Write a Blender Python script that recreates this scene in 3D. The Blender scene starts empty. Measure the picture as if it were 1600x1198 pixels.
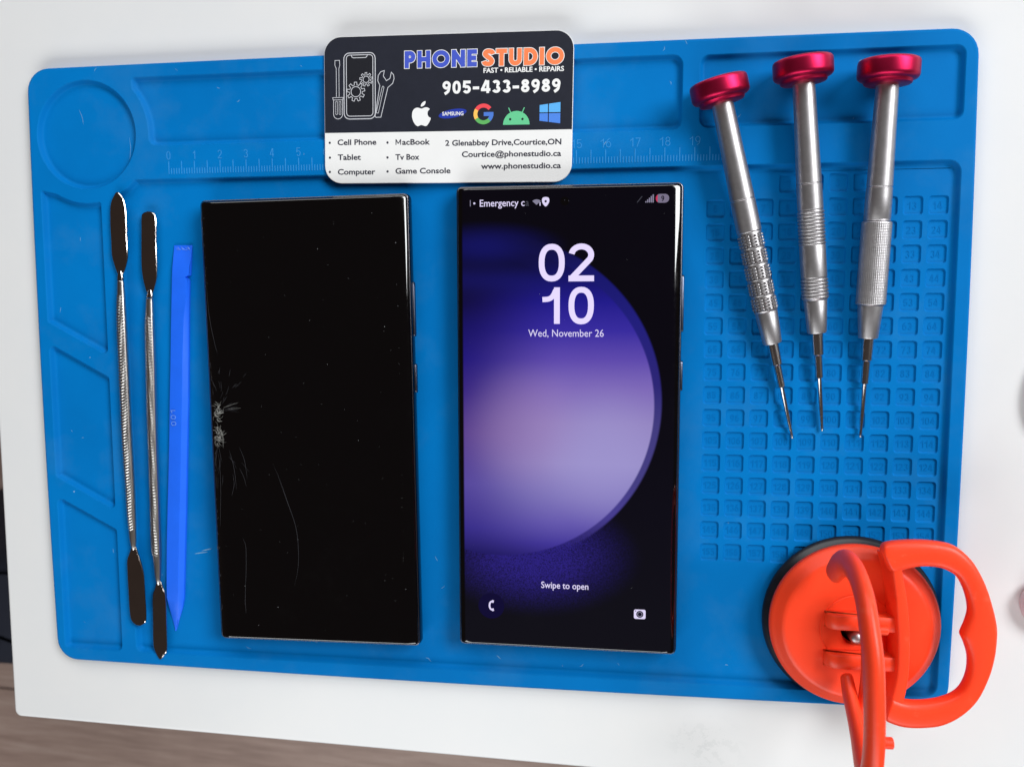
import bpy, math, random
from mathutils import Vector, Matrix
from mathutils.geometry import tessellate_polygon

S = bpy.context.scene
COL = S.collection
MM = 0.001
R = math.radians

# ------------------------------------------------------------------ camera
cam = bpy.data.cameras.new('camera')
cam.sensor_width = 36.0
cam.lens = 28.92
cam.clip_start = 0.01
cam.clip_end = 20.0
cam.dof.use_dof = True
cam.dof.focus_distance = 0.290
cam.dof.aperture_fstop = 16.0
cam_ob = bpy.data.objects.new('camera', cam)
COL.objects.link(cam_ob)
cam_ob.location = (54.194*MM, 24.685*MM, 293.99*MM)
cam_ob.rotation_euler = (-0.0914, 0.1320, -0.0023)
S.camera = cam_ob
S.render.resolution_x = 1024
S.render.resolution_y = 766

# ------------------------------------------------------------------ world, lamps, exposure
w = bpy.data.worlds.new("World")
S.world = w
w.use_nodes = True
bg = w.node_tree.nodes['Background']
bg.inputs[0].default_value = (0.62, 0.45, 0.38, 1)
bg.inputs[1].default_value = 0.062
S.view_settings.view_transform = 'Standard'
S.view_settings.look = 'None'
S.view_settings.exposure = 0.16
S.view_settings.gamma = 1.0

def area(name, loc, target, sx, sy, power, color=(1, 1, 1)):
    l = bpy.data.lights.new(name, 'AREA')
    l.shape = 'RECTANGLE'
    l.size = sx
    l.size_y = sy
    l.energy = power
    l.color = color
    o = bpy.data.objects.new(name, l)
    COL.objects.link(o)
    o.location = loc
    d = Vector(target) - Vector(loc)
    o.rotation_euler = d.to_track_quat('-Z', 'Y').to_euler()
    return o

area('window_light', (1.35, 0.78, 1.26), (0.0, 0, 0), 1.15, 0.74, 38, (0.97, 0.99, 1.0))
area('back_window_light', (-0.1, 1.35, 0.85), (0, 0, 0), 1.8, 0.6, 11, (0.98, 0.99, 1.0))
area('front_window_light', (-0.2, -1.35, 0.85), (-0.05, 0, 0), 1.9, 0.6, 16.5, (0.97, 1.0, 1.0))

# ------------------------------------------------------------------ helpers
def lin(c):
    def f(v):
        v /= 255.0
        return v/12.92 if v <= 0.04045 else ((v+0.055)/1.055)**2.4
    return (f(c[0]), f(c[1]), f(c[2]), 1.0)

class NT:
    def __init__(self, name):
        self.m = bpy.data.materials.new(name)
        self.m.use_nodes = True
        self.t = self.m.node_tree
        self.p = self.t.nodes['Principled BSDF']
    def n(self, typ, **kw):
        o = self.t.nodes.new(typ)
        for k, v in kw.items():
            setattr(o, k, v)
        return o
    def l(self, a, b):
        self.t.links.new(a, b)
    def put(self, sock, v):
        if isinstance(v, (int, float)):
            sock.default_value = v
        elif isinstance(v, (tuple, list)):
            sock.default_value = v
        else:
            self.l(v, sock)
    def math(self, op, a, b=None, c=None, clamp=False):
        o = self.n('ShaderNodeMath', operation=op, use_clamp=clamp)
        self.put(o.inputs[0], a)
        if b is not None:
            self.put(o.inputs[1], b)
        if c is not None:
            self.put(o.inputs[2], c)
        return o.outputs[0]
    def coord(self, kind='Object', scale=(1000, 1000, 1000)):
        tc = self.n('ShaderNodeTexCoord')
        mp = self.n('ShaderNodeMapping')
        self.l(tc.outputs[kind], mp.inputs[0])
        mp.inputs['Scale'].default_value = scale
        return mp.outputs[0]
    def noise(self, vec, scale, detail=3, rough=0.5):
        o = self.n('ShaderNodeTexNoise')
        self.l(vec, o.inputs['Vector'])
        o.inputs['Scale'].default_value = scale
        o.inputs['Detail'].default_value = detail
        o.inputs['Roughness'].default_value = rough
        return o.outputs['Fac']
    def ramp(self, fac, stops):
        o = self.n('ShaderNodeValToRGB')
        self.put(o.inputs[0], fac)
        e = o.color_ramp.elements
        while len(e) < len(stops):
            e.new(0.5)
        for i, (p, c) in enumerate(stops):
            e[i].position = p
            e[i].color = c
        return o.outputs[0]
    def mix(self, f, a, b, typ='MIX'):
        o = self.n('ShaderNodeMix', data_type='RGBA', blend_type=typ)
        self.put(o.inputs[0], f)
        self.put(o.inputs[6], a)
        self.put(o.inputs[7], b)
        return o.outputs[2]
    def bump(self, h, dist, strength=1.0):
        o = self.n('ShaderNodeBump')
        o.inputs['Strength'].default_value = strength
        o.inputs['Distance'].default_value = dist
        self.put(o.inputs['Height'], h)
        self.l(o.outputs[0], self.p.inputs['Normal'])

def g(v):
    return (v, v, v, 1)

def simple(name, col, rough=0.5, metal=0.0, spec=0.5, noise_amt=0.0, noise_scale=0.3, bump=0.0, bump_scale=2.0, emit=0.0, coat=0.0, sss=0.0):
    n = NT(name)
    p = n.p
    col = tuple(col) + ((1.0,) if len(col) == 3 else ())
    p.inputs['Base Color'].default_value = col
    p.inputs['Roughness'].default_value = rough
    p.inputs['Metallic'].default_value = metal
    p.inputs['Specular IOR Level'].default_value = spec
    if coat:
        p.inputs['Coat Weight'].default_value = coat
        p.inputs['Coat Roughness'].default_value = 0.05
    if sss:
        p.inputs['Subsurface Weight'].default_value = sss
        p.inputs['Subsurface Radius'].default_value = (1.0, 0.25, 0.1)
        p.inputs['Subsurface Scale'].default_value = 0.003
    if emit:
        p.inputs['Emission Color'].default_value = col
        p.inputs['Emission Strength'].default_value = emit
    if noise_amt or bump:
        v = n.coord()
        if noise_amt:
            f = n.noise(v, noise_scale, 4, 0.6)
            lo = tuple(c*(1-noise_amt) for c in col[:3]) + (1,)
            hi = tuple(min(1, c*(1+noise_amt)) for c in col[:3]) + (1,)
            n.l(n.ramp(f, [(0.3, lo), (0.7, hi)]), p.inputs['Base Color'])
        if bump:
            n.bump(n.noise(v, bump_scale, 3), bump*MM)
    return n.m

# silicone of the mat: blue rubber with pale dust, scuffs and lint
def silicone(name, base=(0.0, 0.158, 0.475), dust=0.30):
    n = NT(name)
    v = n.coord('Object')
    big = n.noise(v, 0.012, 4, 0.6)
    c = n.ramp(big, [(0.32, (base[0], base[1]*0.86, base[2]*0.88, 1)), (0.68, (base[0]*1.1, base[1]*1.10, base[2]*1.08, 1))])
    smudge = n.noise(v, 0.035, 6, 0.65)
    sm = n.ramp(smudge, [(0.50, g(0)), (0.78, g(dust))])
    c = n.mix(sm, c, (0.045, 0.20, 0.44, 1))
    vo = n.n('ShaderNodeTexVoronoi', feature='F1')
    n.l(v, vo.inputs['Vector'])
    vo.inputs['Scale'].default_value = 0.09
    vo.inputs['Randomness'].default_value = 1.0
    pick = n.n('ShaderNodeSeparateColor')
    n.l(vo.outputs['Color'], pick.inputs[0])
    sel = n.math('GREATER_THAN', pick.outputs[0], 0.60)
    rad = n.math('MULTIPLY', pick.outputs[1], 0.034)
    near = n.math('LESS_THAN', vo.outputs['Distance'], rad)
    lint = n.math('MULTIPLY', sel, near)
    lint = n.math('MULTIPLY', lint, 0.45)
    c = n.mix(lint, c, (0.45, 0.62, 0.80, 1))
    n.l(c, n.p.inputs['Base Color'])
    n.p.inputs['Roughness'].default_value = 0.62
    n.p.inputs['Specular IOR Level'].default_value = 0.05
    fine = n.noise(v, 1.6, 3, 0.6)
    n.bump(fine, 0.05*MM, 0.5)
    return n.m

M = {}
M['mat'] = silicone('blue_silicone')
M['mat_mark'] = silicone('worn_blue_silicone', (0.035, 0.27, 0.64), 0.15)
M['mat_num'] = silicone('blue_silicone_number', (0.0, 0.142, 0.44), 0.05)

def table_mat():
    n = NT('white_laminate')
    v = n.coord('Object')
    f = n.noise(v, 0.02, 4, 0.6)
    c = n.ramp(f, [(0.3, (0.765, 0.775, 0.785, 1)), (0.7, (0.80, 0.80, 0.80, 1))])
    vo = n.n('ShaderNodeTexVoronoi')
    n.l(v, vo.inputs['Vector'])
    vo.inputs['Scale'].default_value = 0.045
    pick = n.n('ShaderNodeSeparateColor')
    n.l(vo.outputs['Color'], pick.inputs[0])
    sel = n.math('GREATER_THAN', pick.outputs[0], 0.45)
    near = n.math('LESS_THAN', vo.outputs['Distance'], n.math('MULTIPLY', pick.outputs[1], 0.036))
    spk = n.math('MULTIPLY', n.math('MULTIPLY', sel, near), 0.45)
    c = n.mix(spk, c, (0.30, 0.27, 0.25, 1))
    # a dried smear in front of the mat and a few hair-fine scratches
    sep = n.n('ShaderNodeSeparateXYZ')
    n.l(v, sep.inputs[0])
    dx = n.math('MULTIPLY', n.math('SUBTRACT', sep.outputs[0], 86.0), 0.060)
    dy = n.math('MULTIPLY', n.math('ADD', sep.outputs[1], 134.0), 0.075)
    d = n.math('SQRT', n.math('ADD', n.math('MULTIPLY', dx, dx), n.math('MULTIPLY', dy, dy)))
    near2 = n.math('SUBTRACT', 1.0, d, clamp=True)
    blot = n.math('GREATER_THAN', n.noise(v, 0.22, 5, 0.75), 0.54)
    c = n.mix(n.math('MULTIPLY', n.math('MULTIPLY', blot, near2), 0.30), c, (0.55, 0.57, 0.57, 1))
    n.l(c, n.p.inputs['Base Color'])
    n.p.inputs['Roughness'].default_value = 0.34
    n.p.inputs['Specular IOR Level'].default_value = 0.35
    n.bump(n.noise(v, 0.9, 3), 0.02*MM, 0.6)
    return n.m
M['table'] = table_mat()

def wood():
    n = NT('grey_brown_wood')
    v = n.coord('Object', (4, 60, 60))
    a = n.noise(v, 1.3, 6, 0.65)
    v2 = n.coord('Object', (2, 5, 5))
    b = n.noise(v2, 1.5, 3, 0.5)
    v3 = n.coord('Object', (14, 260, 260))
    d = n.noise(v3, 1.6, 3, 0.6)
    f = n.math('ADD', n.math('MULTIPLY', a, 0.55), n.math('ADD', n.math('MULTIPLY', b, 0.25), n.math('MULTIPLY', d, 0.2)))
    c = n.ramp(f, [(0.34, (0.25, 0.165, 0.14, 1)), (0.5, (0.42, 0.295, 0.25, 1)), (0.66, (0.56, 0.43, 0.38, 1))])
    n.l(c, n.p.inputs['Base Color'])
    n.p.inputs['Roughness'].default_value = 0.5
    return n.m
M['wood'] = wood()
M['joint'] = simple('dark_floor_joint', (0.03, 0.02, 0.018), 0.8)
M['navy'] = simple('navy_fabric', (0.008, 0.011, 0.025), 0.85, noise_amt=0.3, noise_scale=1.5, bump=0.3, bump_scale=1.2)
M['black_metal'] = simple('black_metal', (0.02, 0.02, 0.022), 0.35, metal=0.8)

M['card_dark'] = simple('dark_slate_print', (0.0145, 0.0165, 0.027), 0.45, spec=0.3, noise_amt=0.08, noise_scale=0.4)
M['card_black'] = simple('black_print', (0.008, 0.009, 0.014), 0.42)
M['card_white'] = simple('white_card', (0.80, 0.80, 0.795), 0.38, noise_amt=0.015, noise_scale=0.1)
M['ink'] = simple('dark_ink', (0.028, 0.028, 0.045), 0.5)
M['white_ink'] = simple('white_ink', (0.82, 0.82, 0.82), 0.45)
M['line_ink'] = simple('pale_grey_ink', (0.55, 0.56, 0.60), 0.45)
M['blue_ink'] = simple('blue_ink', lin((64, 84, 190)), 0.45)
M['orange_ink'] = simple('orange_ink', lin((240, 128, 78)), 0.45)
M['samsung_ink'] = simple('deep_blue_ink', lin((28, 52, 160)), 0.45)
M['g_red'] = simple('red_ink', lin((232, 72, 80)), 0.45)
M['g_yellow'] = simple('yellow_ink', lin((250, 190, 90)), 0.45)
M['g_green'] = simple('green_ink', lin((92, 172, 92)), 0.45)
M['g_blue'] = simple('mid_blue_ink', lin((72, 118, 205)), 0.45)
M['droid'] = simple('mint_green_ink', lin((98, 196, 142)), 0.45)
M['win_a'] = simple('sky_blue_ink', lin((88, 172, 236)), 0.45)
M['win_b'] = simple('window_blue_ink', lin((74, 130, 222)), 0.45)

M['glass_dark'] = None
M['frame'] = simple('dark_polished_metal', (0.09, 0.09, 0.10), 0.16, metal=1.0)
M['button'] = simple('dark_button_metal', (0.10, 0.11, 0.15), 0.30, metal=1.0)
M['edge_line'] = simple('bright_chamfer_metal', (0.13, 0.125, 0.14), 0.28, metal=1.0)
M['steel'] = simple('polished_steel', (0.55, 0.50, 0.47), 0.12, metal=1.0, noise_amt=0.04, noise_scale=0.2, bump=0.012, bump_scale=0.8)
M['knurl_steel'] = simple('knurled_steel', (0.62, 0.60, 0.58), 0.28, metal=1.0)
M['satin'] = simple('satin_aluminium', (0.47, 0.455, 0.465), 0.44, metal=1.0, noise_amt=0.10, noise_scale=0.4, bump=0.008, bump_scale=5)
M['bit_steel'] = simple('bit_steel', (0.60, 0.57, 0.56), 0.22, metal=1.0)
M['magenta'] = simple('magenta_anodised_metal', (0.50, 0.014, 0.066), 0.42, metal=1.0, noise_amt=0.06, noise_scale=0.5, bump=0.006, bump_scale=5)
M['orange'] = simple('orange_red_plastic', (0.97, 0.062, 0.017), 0.40, spec=0.35, noise_amt=0.03, noise_scale=0.08, bump=0.03, bump_scale=0.8, sss=0.18)
def scuffed_orange():
    m = M['orange']
    t = m.node_tree
    p = t.nodes['Principled BSDF']
    src = p.inputs['Base Color'].links[0].from_socket
    tc = t.nodes.new('ShaderNodeTexCoord')
    nz = t.nodes.new('ShaderNodeTexNoise')
    nz.inputs['Scale'].default_value = 160.0
    nz.inputs['Detail'].default_value = 6.0
    nz.inputs['Roughness'].default_value = 0.7
    t.links.new(tc.outputs['Object'], nz.inputs['Vector'])
    rp = t.nodes.new('ShaderNodeValToRGB')
    rp.color_ramp.elements[0].position = 0.60
    rp.color_ramp.elements[1].position = 0.76
    rp.color_ramp.elements[1].color = (0.35, 0.35, 0.35, 1)
    t.links.new(nz.outputs['Fac'], rp.inputs[0])
    mx = t.nodes.new('ShaderNodeMix')
    mx.data_type = 'RGBA'
    t.links.new(rp.outputs[0], mx.inputs[0])
    t.links.new(src, mx.inputs[6])
    mx.inputs[7].default_value = (0.95, 0.20, 0.12, 1)
    t.links.new(mx.outputs[2], p.inputs['Base Color'])
scuffed_orange()
M['rubber'] = simple('black_rubber', (0.010, 0.011, 0.016), 0.30, spec=0.5, noise_amt=0.3, noise_scale=0.3)
M['pry'] = simple('bright_blue_plastic', (0.012, 0.135, 0.86), 0.36, spec=0.45, noise_amt=0.05, noise_scale=0.1, bump=0.02, bump_scale=1.5)
M['pry_worn'] = simple('scuffed_blue_plastic', (0.12, 0.28, 0.90), 0.5, noise_amt=0.3, noise_scale=0.9)
M['dark_hole'] = simple('dark_cavity', (0.05, 0.004, 0.003), 0.6)
M['crack'] = simple('cracked_glass_white', (0.24, 0.24, 0.225), 0.5)
M['crack_faint'] = simple('cracked_glass_grey', (0.036, 0.036, 0.042), 0.4)
M['dust'] = simple('dust_grey', (0.30, 0.31, 0.32), 0.7)

def emis(name, col, s=1.0):
    n = NT(name)
    n.p.inputs['Base Color'].default_value = (0, 0, 0, 1)
    n.p.inputs['Roughness'].default_value = 0.1
    n.p.inputs['Specular IOR Level'].default_value = 0.2
    n.p.inputs['Emission Color'].default_value = col
    n.p.inputs['Emission Strength'].default_value = s
    return n.m
M['ui_white'] = emis('screen_lilac_white', lin((222, 210, 252)))
M['ui_text'] = emis('screen_text_white', lin((214, 206, 238)))
M['ui_dim'] = emis('screen_dim_grey', lin((128, 124, 146)))
M['ui_faint'] = emis('screen_faint_grey', lin((62, 62, 72)))
M['ui_red'] = emis('screen_red', lin((190, 48, 84)))
M['ui_pill'] = emis('screen_battery_grey', lin((116, 108, 130)))
M['ui_dark'] = emis('screen_dark', lin((14, 10, 30)))
M['ui_btn'] = emis('screen_button_navy', lin((16, 12, 48)))

def glass_off():
    n = NT('black_cracked_glass')
    n.p.inputs['Base Color'].default_value = (0.0008, 0.0008, 0.0012, 1)
    n.p.inputs['Roughness'].default_value = 0.035
    n.p.inputs['Specular IOR Level'].default_value = 0.5
    n.p.inputs['Coat Weight'].default_value = 0.8
    n.p.inputs['Coat Roughness'].default_value = 0.03
    vs = n.coord('Object')
    n.l(n.ramp(n.noise(vs, 0.06, 5, 0.7), [(0.42, g(0.03)), (0.72, g(0.16))]), n.p.inputs['Roughness'])
    return n.m
M['glass_off'] = glass_off()

def glass_on():
    n = NT('lit_display_glass')
    n.p.inputs['Base Color'].default_value = (0.0008, 0.0008, 0.0012, 1)
    n.p.inputs['Roughness'].default_value = 0.035
    n.p.inputs['Specular IOR Level'].default_value = 0.5
    n.p.inputs['Coat Weight'].default_value = 0.8
    n.p.inputs['Coat Roughness'].default_value = 0.03
    vs = n.coord('Object')
    n.l(n.ramp(n.noise(vs, 0.06, 5, 0.7), [(0.42, g(0.03)), (0.72, g(0.16))]), n.p.inputs['Roughness'])
    v = n.coord('Object')
    sp = n.n('ShaderNodeSeparateXYZ')
    n.l(v, sp.inputs[0])
    x, y = sp.outputs[0], sp.outputs[1]
    def dist(cx, cy, sy=1.0):
        a = n.math('SUBTRACT', x, cx)
        b = n.math('MULTIPLY', n.math('SUBTRACT', y, cy), sy)
        return n.math('SQRT', n.math('ADD', n.math('MULTIPLY', a, a), n.math('MULTIPLY', b, b)))
    def sstep(val, a, b):          # 0 at a, 1 at b
        o = n.n('ShaderNodeMapRange', interpolation_type='SMOOTHSTEP')
        n.put(o.inputs[0], val)
        o.inputs[1].default_value = a
        o.inputs[2].default_value = b
        o.inputs[3].default_value = 0.0
        o.inputs[4].default_value = 1.0
        return o.outputs[0]
    def yr(stops):                 # ramp along y, stops given in millimetres
        f = n.math('DIVIDE', n.math('ADD', y, 82.0), 164.0)
        st = sorted([((p+82.0)/164.0, lin(c)) for p, c in stops])
        return n.ramp(f, st)
    base = yr([(-80, (8, 9, 18)), (-30, (4, 4, 16)), (20, (0, 0, 8)), (80, (0, 0, 8))])
    # speckled blue glow under the disc
    spk = n.noise(v, 2.2, 2, 0.8)
    spk = n.math('MULTIPLY_ADD', spk, 3.4, -0.85)
    d1 = dist(-12, -47, 1.7)
    glow = n.math('MULTIPLY', sstep(d1, 40.0, 4.0), spk)
    c = n.mix(glow, base, lin((40, 30, 122)))
    # glow above the disc
    d2 = dist(-28, 61, 3.2)
    c = n.mix(n.math('MULTIPLY', sstep(d2, 30.0, 2.0), 0.75), c, lin((14, 16, 100)))
    # outer ring
    ring = yr([(-42, (70, 58, 150)), (-20, (64, 58, 124)), (0, (62, 56, 122)), (14, (40, 34, 112)), (35, (28, 26, 118)), (50, (18, 18, 104)), (62, (10, 10, 60))])
    dr = dist(-24.9, 7.2)
    ringmask = sstep(dr, 57.8, 56.8)
    leftfade = sstep(x, -30.0, 6.0)
    topfade = n.math('MAXIMUM', leftfade, sstep(y, 60.0, 46.0))
    botfade = n.math('MAXIMUM', sstep(y, -46.0, -30.0), 0.0)
    ringmask = n.math('MULTIPLY', n.math('MULTIPLY', ringmask, topfade), botfade)
    c = n.mix(ringmask, c, ring)
    # inner disc
    disc = yr([(-49, (30, 22, 102)), (-43, (62, 50, 146)), (-35, (98, 86, 168)), (-26, (124, 114, 180)), (-14, (146, 136, 192)), (0, (142, 128, 186)),
               (12, (122, 102, 178)), (22, (90, 70, 166)), (32, (52, 40, 152)), (42, (28, 22, 132)), (50, (14, 12, 96)), (58, (6, 6, 50))])
    lt = yr([(-49, (14, 12, 74)), (-38, (52, 42, 132)), (-22, (82, 68, 150)), (-4, (84, 60, 134)), (10, (56, 38, 124)), (22, (30, 20, 116)), (34, (18, 12, 92)), (46, (4, 2, 34)), (54, (4, 2, 34)), (60, (8, 8, 60))])
    disc = n.mix(sstep(x, -38.0, 0.0), lt, disc)
    warm = n.math('MULTIPLY', sstep(dist(-15, -2, 1.0), 26.0, 4.0), 0.30)
    disc = n.mix(warm, disc, lin((158, 122, 176)))
    warm2 = n.math('MULTIPLY', sstep(dist(14, -12, 0.8), 24.0, 4.0), 0.35)
    disc = n.mix(warm2, disc, lin((160, 152, 208)))
    di = dist(-23.6, 6.0)
    dm = n.math('MULTIPLY', sstep(di, 53.9, 53.1), n.math('MAXIMUM', sstep(x, -22.0, 8.0), sstep(y, 56.0, 40.0)))
    c = n.mix(dm, c, disc)
    # black border of the panel
    ax = n.math('ABSOLUTE', n.math('SUBTRACT', x, 0.2))
    inside = n.math('MULTIPLY', sstep(ax, 36.9, 36.2), sstep(n.math('ABSOLUTE', y), 80.6, 80.2))
    c = n.mix(inside, (0, 0, 0, 1), c)
    n.l(c, n.p.inputs['Emission Color'])
    n.p.inputs['Emission Strength'].default_value = 1.0
    return n.m
M['glass_on'] = glass_on()

def empty(name, loc=(0, 0, 0), rz=0.0, label=None, cat=None, group=None):
    o = bpy.data.objects.new(name, None)
    o.empty_display_size = 0.01
    COL.objects.link(o)
    o.location = tuple(c*MM for c in loc)
    o.rotation_euler = (0, 0, rz)
    if label: o['label'] = label
    if cat: o['category'] = cat
    if group: o['group'] = group
    return o

def make(name, V, F, mat, parent=None, smooth=False, loc=None, angle=40, kind=None, label=None, me_only=False):
    me = bpy.data.meshes.new(name)
    me.from_pydata([(a*MM, b*MM, c*MM) for a, b, c in V], [], F)
    me.validate()
    me.update()
    me.materials.append(M[mat])
    if smooth:
        me.shade_smooth()
        if angle < 180:
            me.set_sharp_from_angle(angle=R(angle))
    if me_only:
        return me
    return place(name, me, parent, loc, kind, label)

def place(name, me, parent=None, loc=None, kind=None, label=None):
    o = bpy.data.objects.new(name, me)
    COL.objects.link(o)
    if parent: o.parent = parent
    if loc: o.location = tuple(c*MM for c in loc)
    if kind: o['kind'] = kind
    if label: o['label'] = label
    return o

def arc(cx, cy, r, a0, a1, n):
    return [(cx + r*math.cos(R(a0+(a1-a0)*i/n)), cy + r*math.sin(R(a0+(a1-a0)*i/n))) for i in range(n+1)]

def round_poly(P, rad, n=6):
    """P: list of points (ccw); rad: radius or list of radii."""
    out = []
    N = len(P)
    for i in range(N):
        p0, p, p1 = Vector(P[i-1]), Vector(P[i]), Vector(P[(i+1) % N])
        r = rad[i] if isinstance(rad, (list, tuple)) else rad
        if r <= 0:
            out.append(tuple(p))
            continue
        u, v = (p0-p).normalized(), (p1-p).normalized()
        ang = u.angle(v)
        t = r/math.tan(ang/2)
        c = p + (u+v).normalized()*(r/math.sin(ang/2))
        a, b = p+u*t, p+v*t
        a0 = math.atan2(a.y-c.y, a.x-c.x)
        a1 = math.atan2(b.y-c.y, b.x-c.x)
        d = (a1-a0+math.pi) % (2*math.pi)-math.pi
        for k in range(n+1):
            t_ = a0+d*k/n
            out.append((c.x+r*math.cos(t_), c.y+r*math.sin(t_)))
    return out

def offset(P, d):
    """inward offset (ccw polygon) by d"""
    N = len(P)
    out = []
    for i in range(N):
        p0, p, p1 = Vector(P[i-1]), Vector(P[i]), Vector(P[(i+1) % N])
        e0, e1 = (p-p0), (p1-p)
        if e0.length < 1e-9: e0 = e1
        if e1.length < 1e-9: e1 = e0
        n0 = Vector((-e0.y, e0.x)).normalized()
        n1 = Vector((-e1.y, e1.x)).normalized()
        m = (n0+n1)
        m = m.normalized() if m.length > 1e-6 else n0
        k = max(0.5, m.dot(n0))
        out.append((p.x+m.x*d/k, p.y+m.y*d/k))
    return out

def loops(loop_list, close_top=False, close_bot=False, cyclic=True):
    """bridge equal-length 3D loops"""
    V, F = [], []
    n = len(loop_list[0])
    for L in loop_list:
        V += L
    for k in range(len(loop_list)-1):
        for i in range(n if cyclic else n-1):
            j = (i+1) % n
            F.append((k*n+i, k*n+j, (k+1)*n+j, (k+1)*n+i))
    if close_top:
        F.append(tuple((len(loop_list)-1)*n+i for i in range(n)))
    if close_bot:
        F.append(tuple(reversed(range(n))))
    return V, F

def at_z(P, z):
    return [(a, b, z) for a, b in P]

def tess(polys, z):
    """flat face set from an outline and holes"""
    V = []
    idx = tessellate_polygon([[Vector((a, b, 0)) for a, b in P] for P in polys])
    for P in polys:
        V += at_z(P, z)
    F = []
    for t in idx:
        a, b, c = [Vector(V[i][:2]) for i in t]
        cr = (b-a).cross(c-a)
        if abs(cr) < 1e-9: continue
        F.append(tuple(t) if cr > 0 else (t[0], t[2], t[1]))
    return V, F

def merge(*parts):
    V, F = [], []
    for v, f in parts:
        o = len(V)
        V += list(v)
        F += [tuple(i+o for i in t) for t in f]
    return V, F

def box(x0, x1, y0, y1, z0, z1):
    V = [(x0, y0, z0), (x1, y0, z0), (x1, y1, z0), (x0, y1, z0), (x0, y0, z1), (x1, y0, z1), (x1, y1, z1), (x0, y1, z1)]
    F = [(3, 2, 1, 0), (4, 5, 6, 7), (0, 1, 5, 4), (1, 2, 6, 5), (2, 3, 7, 6), (3, 0, 4, 7)]
    return V, F

def slab(P, z0, z1, b=0.2):
    """solid with rounded upper edge from an outline"""
    return loops([at_z(P, z0), at_z(P, z1-b), at_z(offset(P, b*0.3), z1-b*0.35), at_z(offset(P, b), z1)], True, True)

def catmull(P, n=8, closed=False):
    out = []
    N = len(P)
    dim = len(P[0])
    rng = N if closed else N-1
    for i in range(rng):
        def q(k):
            return P[k % N] if closed else P[max(0, min(N-1, k))]
        a, b, c, d = q(i-1), q(i), q(i+1), q(i+2)
        for k in range(n):
            t = k/n
            out.append(tuple(0.5*((2*b[j]) + (-a[j]+c[j])*t + (2*a[j]-5*b[j]+4*c[j]-d[j])*t*t + (-a[j]+3*b[j]-3*c[j]+d[j])*t**3) for j in range(dim)))
    if not closed:
        out.append(tuple(P[-1]))
    return out

# ---- drawn strokes (print, embossed digits, cracks)
def ribbon(P, wd, z, closed=False, cap=0.0, taper=False):
    N = len(P)
    V, F = [], []
    P = [Vector(p) for p in P]
    if cap and not closed:
        P[0] = P[0] + (P[0]-P[1]).normalized()*cap
        P[-1] = P[-1] + (P[-1]-P[-2]).normalized()*cap
    for i in range(N):
        if closed:
            e0, e1 = P[i]-P[i-1], P[(i+1) % N]-P[i]
        else:
            e0 = P[i]-P[i-1] if i else P[1]-P[0]
            e1 = P[i+1]-P[i] if i < N-1 else P[-1]-P[-2]
        n0 = Vector((-e0.y, e0.x)).normalized()
        n1 = Vector((-e1.y, e1.x)).normalized()
        m = n0+n1
        m = m.normalized() if m.length > 1e-4 else n0
        k = max(0.45, m.dot(n0))
        h = wd/2/k
        if taper:
            h *= max(0.12, math.sin(math.pi*(i+0.5)/N))
        V.append(((P[i].x-m.x*h, P[i].y-m.y*h), (P[i].x+m.x*h, P[i].y+m.y*h)))
    W = []
    for i in range(N if closed else N-1):
        j = (i+1) % N
        zz = z+(i % 24)*0.0006
        o = len(W)
        W += [(*V[i][0], zz), (*V[j][0], zz), (*V[j][1], zz), (*V[i][1], zz)]
        F.append((o, o+1, o+2, o+3))
    return W, F

def ring_pts(cx, cy, rx, ry, n=28, p=2.0):
    out = []
    for i in range(n):
        a = 2*math.pi*i/n
        c, s = math.cos(a), math.sin(a)
        out.append((cx+rx*math.copysign(abs(c)**(2/p), c), cy+ry*math.copysign(abs(s)**(2/p), s)))
    return out

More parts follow.
